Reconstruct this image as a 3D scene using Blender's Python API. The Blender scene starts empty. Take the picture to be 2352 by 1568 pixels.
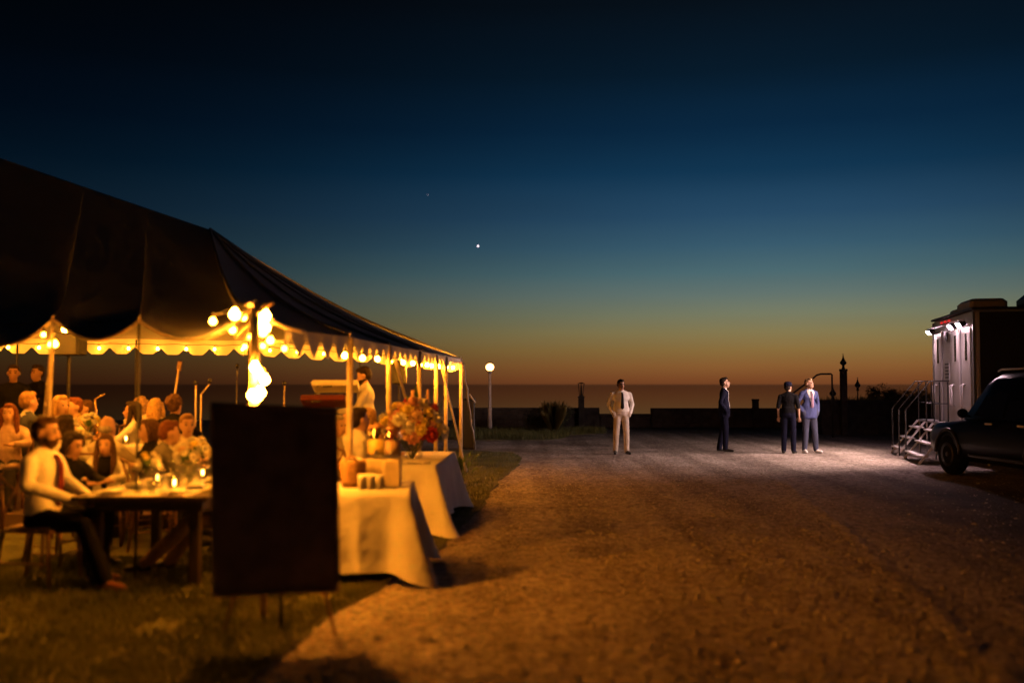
import bpy, bmesh, math, random
import numpy as np
from mathutils import Vector, Matrix, Euler, noise
R = math.radians
random.seed(11)
SC = bpy.context.scene
COL = SC.collection

# ------------------------------------------------------------------ camera, sky, exposure
FPX, PITCH, CAMH = 2286.7, math.atan(98 / 2286.7), 1.65
cam = bpy.data.cameras.new('camera'); camo = bpy.data.objects.new('camera', cam); COL.objects.link(camo)
camo.location = (0, 0, CAMH); camo.rotation_euler = (R(90) + PITCH, 0, 0)
cam.lens = 35; cam.sensor_width = 36; cam.clip_start = .05; cam.clip_end = 60000
cam.dof.use_dof = True; cam.dof.focus_distance = 23.6; cam.dof.aperture_fstop = 0.68
SC.camera = camo
SC.view_settings.view_transform = 'Standard'; SC.view_settings.look = 'None'
SC.view_settings.exposure = 0; SC.view_settings.gamma = 1
SC.render.engine = 'CYCLES'
SC.cycles.max_bounces = 5; SC.cycles.diffuse_bounces = 2; SC.cycles.glossy_bounces = 2
SC.cycles.transmission_bounces = 4; SC.cycles.transparent_max_bounces = 24
SC.cycles.sample_clamp_indirect = 3; SC.cycles.caustics_reflective = False; SC.cycles.caustics_refractive = False

def lin(r, g, b):
    f = lambda c: (c / 12.92 if c <= .04045 else ((c + .055) / 1.055) ** 2.4)
    return (f(r / 255), f(g / 255), f(b / 255))

W = bpy.data.worlds.new('World'); SC.world = W; W.use_nodes = True
wn, wl = W.node_tree.nodes, W.node_tree.links
wn.clear()
def wnode(t, **k):
    n = wn.new(t)
    for a, v in k.items(): setattr(n, a, v)
    return n
def wmath(op, a, b=None, clamp=False):
    n = wnode('ShaderNodeMath', operation=op, use_clamp=clamp)
    for i, v in enumerate((a, b)):
        if v is None: continue
        if isinstance(v, (int, float)): n.inputs[i].default_value = v
        else: wl.new(v, n.inputs[i])
    return n.outputs[0]
tc = wnode('ShaderNodeTexCoord'); sep = wnode('ShaderNodeSeparateXYZ'); wl.new(tc.outputs['Generated'], sep.inputs[0])
# dusk afterglow: colour by height above the horizon
ramp = wnode('ShaderNodeValToRGB')
stops = [(963, (40, 22, 20)), (930, (70, 36, 26)), (900, (101, 54, 31)), (870, (126, 74, 39)), (840, (139, 93, 49)), (805, (140, 110, 61)), (765, (133, 121, 80)), (725, (119, 123, 98)), (680, (99, 116, 110)),
         (630, (76, 106, 113)), (570, (56, 90, 109)), (500, (39, 73, 100)), (400, (18, 54, 82)), (300, (10, 39, 64)), (170, (7, 26, 42)), (0, (7, 16, 25))]
cr = ramp.color_ramp
while len(cr.elements) < len(stops): cr.elements.new(.5)
for e, (y, c) in zip(cr.elements, stops):
    v = (882 - y) / 2286.7; s = v / math.sqrt(1 + v * v)
    e.position = (s + .05) / .5; e.color = (*lin(*c), 1)
wl.new(wmath('DIVIDE', wmath('ADD', sep.outputs[2], .05), .5, True), ramp.inputs[0])
# the glow is strongest over the place where the sun went down and fades round the compass
az = wmath('ARCTAN2', sep.outputs[0], sep.outputs[1])
da = wmath('DIVIDE', wmath('SUBTRACT', az, R(15)), R(25))
fall = wmath('ADD', wmath('MULTIPLY', wmath('POWER', 2.718, wmath('MULTIPLY', wmath('MULTIPLY', da, da), -1)), .89), .11)
bg = wnode('ShaderNodeBackground'); wl.new(ramp.outputs[0], bg.inputs[0])
_m = wnode('ShaderNodeMapping'); _m.inputs['Scale'].default_value = (1.2, 1.2, 9); wl.new(tc.outputs['Generated'], _m.inputs[0])
_z = wnode('ShaderNodeTexNoise'); _z.inputs['Scale'].default_value = 1.6; _z.inputs['Detail'].default_value = 3; wl.new(_m.outputs[0], _z.inputs['Vector'])
wl.new(wmath('MULTIPLY', fall, wmath('ADD', wmath('MULTIPLY', _z.outputs['Fac'], .34), .83)), bg.inputs[1])     # faint bands of evening haze
wo = wnode('ShaderNodeOutputWorld'); wl.new(bg.outputs[0], wo.inputs[0])

WARM = (1.0, .30, .016)

def P(px, py, y):
    """point at depth y seen at pixel (px,py) of the 2352-wide picture"""
    u, v = (px - 1176) / FPX, (784 - py) / FPX
    d = Vector((u, math.cos(PITCH) - v * math.sin(PITCH), math.sin(PITCH) + v * math.cos(PITCH)))
    return Vector((0, 0, CAMH)) + d * (y / d.y)
def G(px, py):
    """point of the flat ground at that pixel"""
    u, v = (px - 1176) / FPX, (784 - py) / FPX
    d = Vector((u, math.cos(PITCH) - v * math.sin(PITCH), math.sin(PITCH) + v * math.cos(PITCH)))
    return Vector((0, 0, CAMH)) + d * (-CAMH / d.z)

# ------------------------------------------------------------------ materials
MATS = {}
def M(name, col, rough=.7, var=.12, scale=9., bump=0., bscale=60., metal=0., trans=0., emit=None, es=0., transl=0., coat=0., col2=None, detail=4., spec=.5):
    if name in MATS: return MATS[name]
    m = bpy.data.materials.new(name); m.use_nodes = True
    n, l = m.node_tree.nodes, m.node_tree.links
    b = n['Principled BSDF']; o = n['Material Output']
    b.inputs['Roughness'].default_value = rough; b.inputs['Metallic'].default_value = metal
    b.inputs['Transmission Weight'].default_value = trans; b.inputs['Coat Weight'].default_value = coat
    b.inputs['Specular IOR Level'].default_value = spec
    t = n.new('ShaderNodeTexCoord')
    nz = n.new('ShaderNodeTexNoise'); nz.inputs['Scale'].default_value = scale; nz.inputs['Detail'].default_value = detail
    l.new(t.outputs['Object'], nz.inputs['Vector'])
    r = n.new('ShaderNodeValToRGB'); l.new(nz.outputs['Fac'], r.inputs[0])
    c2 = col2 or tuple(min(1, c * (1 + var)) for c in col)
    r.color_ramp.elements[0].position = .32; r.color_ramp.elements[1].position = .68
    r.color_ramp.elements[0].color = (*[c * (1 - var) for c in col], 1); r.color_ramp.elements[1].color = (*c2, 1)
    l.new(r.outputs[0], b.inputs['Base Color'])
    if bump:
        z2 = n.new('ShaderNodeTexNoise'); z2.inputs['Scale'].default_value = bscale; z2.inputs['Detail'].default_value = 3
        l.new(t.outputs['Object'], z2.inputs['Vector'])
        bp = n.new('ShaderNodeBump'); bp.inputs['Strength'].default_value = .8; bp.inputs['Distance'].default_value = bump
        l.new(z2.outputs['Fac'], bp.inputs['Height']); l.new(bp.outputs[0], b.inputs['Normal'])
    if emit:
        b.inputs['Emission Color'].default_value = (*emit, 1); b.inputs['Emission Strength'].default_value = es
    if transl:
        tr = n.new('ShaderNodeBsdfTranslucent'); l.new(r.outputs[0], tr.inputs[0])
        mx = n.new('ShaderNodeMixShader'); mx.inputs[0].default_value = transl
        l.new(b.outputs[0], mx.inputs[1]); l.new(tr.outputs[0], mx.inputs[2]); l.new(mx.outputs[0], o.inputs[0])
    MATS[name] = m
    return m

def gravel_material():
    m = bpy.data.materials.new('gravel'); m.use_nodes = True
    n, l = m.node_tree.nodes, m.node_tree.links; b = n['Principled BSDF']; b.inputs['Roughness'].default_value = .9
    b.inputs['Specular IOR Level'].default_value = .2
    t = n.new('ShaderNodeTexCoord')
    v = n.new('ShaderNodeTexVoronoi'); v.inputs['Scale'].default_value = 24; l.new(t.outputs['Object'], v.inputs['Vector'])
    n1 = n.new('ShaderNodeTexNoise'); n1.inputs['Scale'].default_value = 1.1; n1.inputs['Detail'].default_value = 6; l.new(t.outputs['Object'], n1.inputs['Vector'])
    n2 = n.new('ShaderNodeTexNoise'); n2.inputs['Scale'].default_value = 9; n2.inputs['Detail'].default_value = 5; l.new(t.outputs['Object'], n2.inputs['Vector'])
    r = n.new('ShaderNodeValToRGB'); l.new(v.outputs['Color'], r.inputs[0])
    r.color_ramp.elements[0].color = (.26, .225, .195, 1); r.color_ramp.elements[1].color = (.72, .64, .55, 1)
    r2 = n.new('ShaderNodeValToRGB'); l.new(n1.outputs['Fac'], r2.inputs[0])
    r2.color_ramp.elements[0].position = .3; r2.color_ramp.elements[1].position = .7
    r2.color_ramp.elements[0].color = (.62, .6, .58, 1); r2.color_ramp.elements[1].color = (1, 1, 1, 1)
    mx = n.new('ShaderNodeMix'); mx.data_type = 'RGBA'; mx.blend_type = 'MULTIPLY'; mx.inputs[0].default_value = 1
    l.new(r.outputs[0], mx.inputs[6]); l.new(r2.outputs[0], mx.inputs[7])
    r3 = n.new('ShaderNodeValToRGB'); l.new(n2.outputs['Fac'], r3.inputs[0])
    r3.color_ramp.elements[0].position = .36; r3.color_ramp.elements[1].position = .55
    r3.color_ramp.elements[0].color = (.45, .42, .4, 1); r3.color_ramp.elements[1].color = (1, 1, 1, 1)
    m2 = n.new('ShaderNodeMix'); m2.data_type = 'RGBA'; m2.blend_type = 'MULTIPLY'; m2.inputs[0].default_value = .8
    l.new(mx.outputs[2], m2.inputs[6]); l.new(r3.outputs[0], m2.inputs[7]); sp = n.new('ShaderNodeSeparateXYZ'); l.new(t.outputs['Object'], sp.inputs[0])
    def mth(op, a, c_=0., cl=False):
        q = n.new('ShaderNodeMath'); q.operation = op; q.use_clamp = cl
        for i, v_ in enumerate((a, c_)):
            if isinstance(v_, (int, float)): q.inputs[i].default_value = v_
            else: l.new(v_, q.inputs[i])
        return q.outputs[0]
    # beyond the ridge: dark earth colour painted in for the light falling off
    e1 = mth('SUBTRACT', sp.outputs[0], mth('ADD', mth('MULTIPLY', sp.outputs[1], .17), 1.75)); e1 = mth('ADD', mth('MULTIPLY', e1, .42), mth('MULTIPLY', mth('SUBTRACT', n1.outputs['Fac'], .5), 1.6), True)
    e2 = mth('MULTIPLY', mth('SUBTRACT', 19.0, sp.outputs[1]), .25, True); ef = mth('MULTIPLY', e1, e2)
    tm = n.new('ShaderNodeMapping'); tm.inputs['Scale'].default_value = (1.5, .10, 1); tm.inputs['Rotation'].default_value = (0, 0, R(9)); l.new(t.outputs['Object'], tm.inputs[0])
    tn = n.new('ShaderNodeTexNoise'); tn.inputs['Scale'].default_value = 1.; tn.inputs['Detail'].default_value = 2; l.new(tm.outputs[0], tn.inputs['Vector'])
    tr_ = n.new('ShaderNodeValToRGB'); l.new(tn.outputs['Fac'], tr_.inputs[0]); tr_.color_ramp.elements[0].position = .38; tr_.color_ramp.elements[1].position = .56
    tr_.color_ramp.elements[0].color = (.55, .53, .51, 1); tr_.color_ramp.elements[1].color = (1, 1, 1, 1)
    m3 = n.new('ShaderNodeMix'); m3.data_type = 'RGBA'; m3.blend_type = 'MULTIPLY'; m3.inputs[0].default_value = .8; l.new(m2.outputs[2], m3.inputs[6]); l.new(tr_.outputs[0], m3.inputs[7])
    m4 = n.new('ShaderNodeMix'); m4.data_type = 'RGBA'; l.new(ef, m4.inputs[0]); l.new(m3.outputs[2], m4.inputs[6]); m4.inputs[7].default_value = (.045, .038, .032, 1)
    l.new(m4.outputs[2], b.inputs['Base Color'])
    ad = n.new('ShaderNodeMath'); ad.operation = 'ADD'; l.new(n2.outputs['Fac'], ad.inputs[0])
    ml = n.new('ShaderNodeMath'); ml.operation = 'MULTIPLY'; ml.inputs[1].default_value = .35
    iv = n.new('ShaderNodeMath'); iv.operation = 'SUBTRACT'; iv.inputs[0].default_value = 1; l.new(v.outputs['Distance'], iv.inputs[1])
    l.new(iv.outputs[0], ml.inputs[0]); l.new(ml.outputs[0], ad.inputs[1])
    bp = n.new('ShaderNodeBump'); bp.inputs['Strength'].default_value = 1; bp.inputs['Distance'].default_value = .05
    l.new(ad.outputs[0], bp.inputs['Height']); l.new(bp.outputs[0], b.inputs['Normal'])
    return m

# ------------------------------------------------------------------ mesh helpers
class MB:
    def __init__(s): s.v = []; s.f = []; s.m = []
    def add(s, vs, fs, mi=0):
        k = len(s.v); s.v += [tuple(v) for v in vs]; s.f += [tuple(k + i for i in f) for f in fs]; s.m += [mi] * len(fs); return s
    def box(s, c, d, rot=None, mi=0, bev=0.):
        c = Vector(c); x, y, z = [a / 2 for a in d]
        M3 = rot.to_matrix() if isinstance(rot, Euler) else (rot or Matrix.Identity(3))
        if bev <= 0:
            vs = [c + M3 @ Vector((sx * x, sy * y, sz * z)) for sz in (-1, 1) for sx, sy in ((-1, -1), (1, -1), (1, 1), (-1, 1))]
            return s.add(vs, [(3, 2, 1, 0), (4, 5, 6, 7), (0, 1, 5, 4), (1, 2, 6, 5), (2, 3, 7, 6), (3, 0, 4, 7)], mi)
        b = min(bev, x * .9, y * .9, z * .9); rings = []
        for zz, ins in ((-z, b), (-z + b, 0), (z - b, 0), (z, b)):
            X, Y = x - ins, y - ins
            rings.append([c + M3 @ Vector(q) for q in ((-X + b, -Y, zz), (X - b, -Y, zz), (X, -Y + b, zz), (X, Y - b, zz), (X - b, Y, zz), (-X + b, Y, zz), (-X, Y - b, zz), (-X, -Y + b, zz))])
        vs = [v for r_ in rings for v in r_]; fs = [tuple(range(7, -1, -1)), tuple(range(24, 32))]
        for k in range(3):
            for i in range(8):
                j = (i + 1) % 8; fs.append((k * 8 + i, k * 8 + j, k * 8 + 8 + j, k * 8 + 8 + i))
        return s.add(vs, fs, mi)
    def tube(s, pts, rad, n=8, mi=0, closed=False, cap=True, flat=1.):
        pts = [Vector(p) for p in pts]
        if isinstance(rad, (int, float)): rad = [rad] * len(pts)
        vs, fs = [], []; up = None; N = len(pts)
        for i, p in enumerate(pts):
            d = (pts[(i + 1) % N] - pts[i - 1]) if closed else (pts[min(i + 1, N - 1)] - pts[max(i - 1, 0)])
            d = d.normalized() if d.length > 1e-9 else Vector((0, 0, 1))
            if up is None: up = Vector((1, 0, 0)) if abs(d.x) < .9 else Vector((0, 1, 0))
            a = d.cross(up); a = a.normalized() if a.length > 1e-6 else d.orthogonal().normalized()
            up = a.cross(d); b = up
            for k in range(n):
                t = 2 * math.pi * k / n; vs.append(p + a * math.cos(t) * rad[i] + b * math.sin(t) * rad[i] * flat)
        for i in range(N if closed else N - 1):
            for k in range(n):
                a, b = i * n + k, i * n + (k + 1) % n; c, d_ = ((i + 1) % N) * n + (k + 1) % n, ((i + 1) % N) * n + k
                fs.append((a, b, c, d_))
        if cap and not closed: fs += [tuple(range(n - 1, -1, -1)), tuple((N - 1) * n + k for k in range(n))]
        return s.add(vs, fs, mi)
    def lathe(s, prof, c=(0, 0, 0), n=16, mi=0, wob=None):
        c = Vector(c); vs, fs = [], []
        for r_, z in prof:
            for k in range(n):
                t = 2 * math.pi * k / n; q = r_ * (1 + (wob(t, z) if wob else 0)); vs.append(c + Vector((q * math.cos(t), q * math.sin(t), z)))
        for i in range(len(prof) - 1):
            for k in range(n):
                fs.append((i * n + k, i * n + (k + 1) % n, (i + 1) * n + (k + 1) % n, (i + 1) * n + k))
        fs += [tuple(range(n - 1, -1, -1)), tuple((len(prof) - 1) * n + k for k in range(n))]
        return s.add(vs, fs, mi)
    def ball(s, c, r, n=10, m=7, mi=0, rot=None):
        if isinstance(r, (int, float)): r = (r, r, r)
        c = Vector(c); M3 = rot or Matrix.Identity(3); vs = []; fs = []
        for i in range(m + 1):
            ph = math.pi * i / m - math.pi / 2
            for k in range(n):
                t = 2 * math.pi * k / n
                vs.append(c + M3 @ Vector((r[0] * math.cos(ph) * math.cos(t), r[1] * math.cos(ph) * math.sin(t), r[2] * math.sin(ph))))
        for i in range(m):
            for k in range(n): fs.append((i * n + k, i * n + (k + 1) % n, (i + 1) * n + (k + 1) % n, (i + 1) * n + k))
        return s.add(vs, fs, mi)
    def prism(s, poly, z0, z1, mi=0):
        n = len(poly); vs = [(x, y, z0) for x, y in poly] + [(x, y, z1) for x, y in poly]
        return s.add(vs, [tuple(range(n - 1, -1, -1)), tuple(range(n, 2 * n))] + [(i, (i + 1) % n, n + (i + 1) % n, n + i) for i in range(n)], mi)
    def mesh(s, name, mats, smooth=False):
        me = bpy.data.meshes.new(name); me.from_pydata(s.v, [], s.f)
        for m in (mats if isinstance(mats, (list, tuple)) else [mats]): me.materials.append(m)
        if any(s.m): me.polygons.foreach_set('material_index', s.m)
        if smooth: me.polygons.foreach_set('use_smooth', [True] * len(me.polygons))
        me.update(); return me
    def build(s, name, mats, parent=None, smooth=False):
        o = bpy.data.objects.new(name, s.mesh(name, mats, smooth)); COL.objects.link(o); o.parent = parent; return o

def tag(o, label=None, cat=None, group=None, kind=None):
    for k, v in (('label', label), ('category', cat), ('group', group), ('kind', kind)):
        if v: o[k] = v
    return o
def thing(name, label, cat, loc=(0, 0, 0), rz=0., group=None):
    o = bpy.data.objects.new(name, None); COL.objects.link(o); o.empty_display_size = .1
    o.location = loc; o.rotation_euler = (0, 0, rz); return tag(o, label, cat, group)
def inst(me, name, parent=None, loc=(0, 0, 0), rot=(0, 0, 0), sc=1.):
    o = bpy.data.objects.new(name, me); COL.objects.link(o); o.parent = parent; o.location = loc; o.rotation_euler = rot
    o.scale = (sc, sc, sc) if isinstance(sc, (int, float)) else sc; return o
def copy_tree(o, parent=None):
    c = o.copy(); COL.objects.link(c); c.parent = parent
    for ch in list(o.children): copy_tree(ch, c)
    return c
def lerp(a, b, t): return a + (b - a) * t

# ------------------------------------------------------------------ setting: gravel, lawns, sea
GRAVEL = gravel_material()
SOIL = M('grass_soil', (.06, .07, .02), .95, .35, 2.5, .03, 18, col2=(.12, .125, .04))
BLADE = M('grass_blade', (.08, .105, .026), .6, .3, 1.2, col2=(.17, .18, .055), transl=.3)

def heightfield(name, x0, x1, y0, y1, step, amp, mat, zoff=0.):
    nx, ny = int((x1 - x0) / step) + 1, int((y1 - y0) / step) + 1
    xs = np.linspace(x0, x1, nx); ys = np.linspace(y0, y1, ny); vs = []; fs = []
    for y in ys:
        for x in xs:
            e = min(x - x0, x1 - x, y - y0, y1 - y); k = min(1, e / .5)
            vs.append((x, y, zoff + k * amp * (noise.noise((x * 3.1, y * 3.1, 0)) + .6 * noise.noise((x * 9, y * 9, 3)))))
    for j in range(ny - 1):
        for i in range(nx - 1): fs.append((j * nx + i, j * nx + i + 1, (j + 1) * nx + i + 1, (j + 1) * nx + i))
    return MB().add(vs, fs)
g = MB(); A, B2 = (-1.6, 9.0), (3.6, 20.0)
g.add([(-220, -60, 0), (220, -60, 0), (220, 3.6, 0), (-220, 3.6, 0)], [(0, 1, 2, 3)])
g.add([(-220, 3.6, 0), (-1.6, 3.6, 0), (-1.6, 20, 0), (-220, 20, 0)], [(0, 1, 2, 3)])
g.add([(9.0, 3.6, 0), (220, 3.6, 0), (220, 20, 0), (9.0, 20, 0)], [(0, 1, 2, 3)])
g.add([(-220, 20, 0), (220, 20, 0), (220, 46, 0), (-220, 46, 0), (-220, 60, -9), (220, 60, -9)], [(0, 1, 2, 3), (3, 2, 5, 4)])
hf = heightfield('g', -1.6, 9.0, 3.6, 20, .075, .011, None)
g.add(hf.v, hf.f)
tag(g.build('ground', GRAVEL, None, True), kind='structure')

WATER = M('sea_water', (.010, .011, .013), .3, .1, 1., spec=.2)
_n, _l = WATER.node_tree.nodes, WATER.node_tree.links
_g = _n.new('ShaderNodeBsdfGlossy'); _g.inputs['Color'].default_value = (.40, .34, .38, 1); _g.inputs['Roughness'].default_value = .05
_l.new(_g.outputs[0], _n['Material Output'].inputs[0])
tag(MB().add([(-30000, 55, -8), (30000, 55, -8), (30000, 40000, -8), (-30000, 40000, -8)], [(0, 1, 2, 3)]).build('sea', WATER), kind='structure')

def ragged(pts, step=.35, amp=.07, z=.012):
    out = []
    n = len(pts)
    for i in range(n):
        a, b = Vector(pts[i]), Vector(pts[(i + 1) % n]); k = max(1, int((b - a).length / step)) if (b - a).length < 30 else 2
        nrm = Vector((-(b - a).y, (b - a).x)).normalized()
        for j in range(k):
            p = a.lerp(b, j / k); p = p + nrm * amp * (noise.noise((p.x * 2.3, p.y * 2.3, 7)) + noise.noise((p.x * 7, p.y * 7, 2)) * .6)
            out.append((p.x, p.y))
    return out
LAWN = [(-1.52, 3.2), (-1.46, 5.4), (-1.36, 6.5), (-1.32, 7.1), (-1.2, 7.6), (-.98, 8.45), (-.72, 10.2), (-.42, 13.1), (-.33, 15), (-.24, 16.8), (.1, 20), (.22, 22.3), (.0, 23.9), (-.75, 24.6), (-5, 25.6), (-60, 27), (-60, 3.2)]
lp = ragged(LAWN)
MB().prism(lp, .002, .016).build('lawn', SOIL)
tag(bpy.data.objects['lawn'], kind='structure')
LAWN2 = [(-60, 31), (-6, 29.8), (-1, 29.5), (1.0, 29.5), (1.55, 30.3), (1.9, 32.4), (3.2, 33.6), (3.6, 40), (-60, 42)]
lp2 = ragged(LAWN2, .6, .12)
tag(MB().prism(lp2, .002, .02).build('verge', SOIL), kind='structure')

def inside(p, poly):
    c = False; n = len(poly); j = n - 1
    for i in range(n):
        if (poly[i][1] > p[1]) != (poly[j][1] > p[1]) and p[0] < (poly[j][0] - poly[i][0]) * (p[1] - poly[i][1]) / (poly[j][1] - poly[i][1]) + poly[i][0]: c = not c
        j = i
    return c
def blades(n, box, poly, h, base):
    vs, fs = [], []
    while len(fs) < n:
        x, y = random.uniform(box[0], box[1]), random.uniform(box[2], box[3])
        if noise.noise((x * 1.7, y * 1.7, 1)) < random.uniform(-.7, .3) or not inside((x, y), poly): continue
        a = random.uniform(0, 6.28); hh = h * random.uniform(.5, 1.3); w = .005 + hh * .05; l = random.uniform(.1, .7) * hh
        k = len(vs); ca, sa = math.cos(a), math.sin(a); b = random.uniform(0, 6.28)
        vs += [(x - ca * w, y - sa * w, base), (x + ca * w, y + sa * w, base), (x + l * math.cos(b), y + l * math.sin(b), base + hh)]; fs.append((k, k + 1, k + 2))
    return MB().add(vs, fs)
poly_small = [(p[0], p[1]) for p in LAWN]
bl = blades(46000, (-4.6, -.9, 4.6, 9.5), poly_small, .045, .012)
b2 = blades(22000, (-3.2, .25, 9.5, 24), poly_small, .05, .012); bl.add(b2.v, b2.f)
tag(bl.build('grass', BLADE), 'short mown grass of the lawn along the gravel edge', 'grass', kind='stuff')
bl = blades(9000, (-5, 3.5, 29.5, 36), LAWN2, .16, .015)
tag(bl.build('verge_grass', BLADE), 'rougher dark grass on the verge around the globe lamp', 'grass', kind='stuff')
pv, pf = [], []
for i in range(30000):
    y = 4.6 + 16 * random.random() ** 1.5; x = random.uniform(-1.6, 1.5 + y * .42)
    if inside((x, y), poly_small): continue
    if x > 1.9 + .17 * y and random.random() < .85: continue
    r_ = random.uniform(.006, .016) * (2.2 if random.random() < .05 else 1); k = len(pv); a = random.uniform(0, 6.28); e = random.uniform(.6, 1.5)
    z = .011 * (noise.noise((x * 3.1, y * 3.1, 0)) + .6 * noise.noise((x * 9, y * 9, 3)))
    for q in range(4):
        t = a + q * 1.571; rr = r_ * (e if q % 2 else 1); pv.append((x + rr * math.cos(t), y + rr * math.sin(t), z + r_ * .2))
    pv += [(x, y, z + r_ * random.uniform(.6, 1.1))]
    pf += [(k + q, k + (q + 1) % 4, k + 4) for q in range(4)]
PEB = M('pebble', (.40, .35, .29), .85, .5, 30, col2=(.66, .59, .5))
tag(MB().add(pv, pf).build('gravel_stones', PEB), 'loose pale gravel stones scattered over the drive', 'gravel', kind='stuff')
# worn line where the drive meets its shade-darkened part near the vehicles
rid = [G(1790, 1100), G(1820, 1120), G(1960, 1230), G(2080, 1340), G(2230, 1480), G(2400, 1640)]
vs, fs = [], []
for i in range(60):
    t_ = i / 59 * 4.999; p = rid[int(t_)].lerp(rid[int(t_) + 1], t_ - int(t_)); w = .15 + .12 * noise.noise((i * .4, 1, 0)); h_ = .016 + .022 * noise.noise((i * .6, 4, 0)); x = p.x + .16 * noise.noise((i * .3, 9, 2))
    vs += [(x - w, p.y, -.012), (x - w * .4, p.y, h_ * .7), (x, p.y, h_), (x + w * .5, p.y, h_ * .6), (x + w, p.y, -.012)]
    if i: fs += [((i - 1) * 5 + k, i * 5 + k, i * 5 + k + 1, (i - 1) * 5 + k + 1) for k in range(4)]
tag(MB().add(vs, fs).build('gravel_ridge', GRAVEL, None, True), kind='structure')

# ------------------------------------------------------------------ tent
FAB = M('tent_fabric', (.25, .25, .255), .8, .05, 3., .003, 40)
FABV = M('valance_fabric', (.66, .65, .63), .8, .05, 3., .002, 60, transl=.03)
WEB = M('webbing', (.62, .55, .42), .8, .15, 30)
POLE = M('varnished_pole', (.62, .50, .33), .5, .15, 6, col2=(.72, .6, .42))
ROPE = M('rope', (.5, .43, .32), .9, .2, 60, .004, 120)
tent = thing('marquee_tent', 'large pale pole tent with scalloped valance, lit from inside', 'tent', (-5, 13, 0))
TO = Vector((-5, 13, 0))
def seg(a, b, n): return [tuple(lerp(a[i], b[i], k / n) for i in range(len(a))) for k in range(n)]
A0 = (-2.07, 8.0)
near = [(A0[0] - 1.5 * t, A0[1] + .6 * t) for t in (5.5, 4.5, 3.5, 2.4, 1.328, .7307, 0)]
nearH = [2.2, 2.2, 2.2, 2.2, 2.22, 2.18, 2.29]
right = [A0, (-1.66, 10.2), (-1.52, 12.3), (-1.33, 14.3), (-1.22, 16.0), (-1.16, 17.5), (-1.0, 19.5)]
rightH = [2.29, 2.14, 2.14, 2.14, 2.14, 2.15, 2.16]
far = [(-1.0, 19.5), (-2.9, 19.0), (-4.9, 18.5), (-6.8, 18.0), (-8.7, 17.5), (-10.5, 17.0)]
farH = [2.16, 2.34, 2.46, 2.47, 2.46, 2.45]
left = [(-10.5, 17.0), (-10.4, 14.2), near[0]]; leftH = [2.45, 2.3, 2.2]
E1 = Vector((-4.27, 14.0, 3.83)); PK = Vector((-9.4, 13.4, 5.55))
def side(pts, hs, lo, cusp, top0, top1, n=22):
    """panels between neighbouring poles: hem samples and ridge targets"""
    L = len(pts) - 1; out = []
    for i in range(L):
        hem, top = [], []
        a, b = Vector((*pts[i], 0)), Vector((*pts[i + 1], 0)); D = (b - a).length
        for k in range(n + 1):
            t = k / n; d0, d1 = t * D, (1 - t) * D; base = lo(i + t)
            z = base + (hs[i] - base) * math.exp(-(d0 / cusp) ** 1.25) + (hs[i + 1] - base) * math.exp(-(d1 / cusp) ** 1.25)
            p = a.lerp(b, t); hem.append(Vector((p.x, p.y, z))); top.append(top0.lerp(top1, (i + t) / L))
        out.append((hem, top))
    return out
def hfun(hs, drop): return lambda s: lerp(hs[min(int(s), len(hs) - 2)], hs[min(int(s), len(hs) - 2) + 1], s - min(int(s), len(hs) - 2)) - drop
sn = side(near, nearH, lambda s: 1.985, .26, PK, E1)
hr = [2.135] + rightH[1:]
sr = side(right, rightH, hfun(hr, .012), .3, E1, E1)
sf = side(far, farH, hfun(farH, .012), .3, E1, PK)
sl = side(left, leftH, hfun(leftH, .05), .3, PK, PK)
ROWS = 9
def roofpanel(hem, top, seams=False):
    m = MB(); n = len(hem); vs, fs = [], []
    for r_ in range(ROWS + 1):
        u = r_ / ROWS
        for k in range(n):
            p = hem[k].lerp(top[k], u); cross = math.sin(math.pi * k / (n - 1))
            # the cusp at the hem dies out up the slope; the cloth hangs a little between the poles
            mean = lerp(hem[n // 2].z, top[k].z, u)
            p.z = lerp(p.z, mean, min(1, u * 4.0)) - .20 * math.sin(math.pi * u) - .03 * cross * math.sin(math.pi * min(1, u * 1.1))
            vs.append(p - TO)
    for r_ in range(ROWS):
        for k in range(n - 1): fs.append((r_ * n + k, r_ * n + k + 1, (r_ + 1) * n + k + 1, (r_ + 1) * n + k))
    m.add(vs, fs); o = m.build('roof_panel', FAB, tent, True)
    if not seams: return o
    seam = [Vector(vs[r_ * n]) + Vector((0, 0, .012)) for r_ in range(ROWS + 1)]
    MB().tube(seam, .02, 6).build('seam', FAB, o, True)
    return o
for hem, top in sn + sf + sl: roofpanel(hem, top)
for hem, top in sr: roofpanel(hem, top, True)
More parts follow.
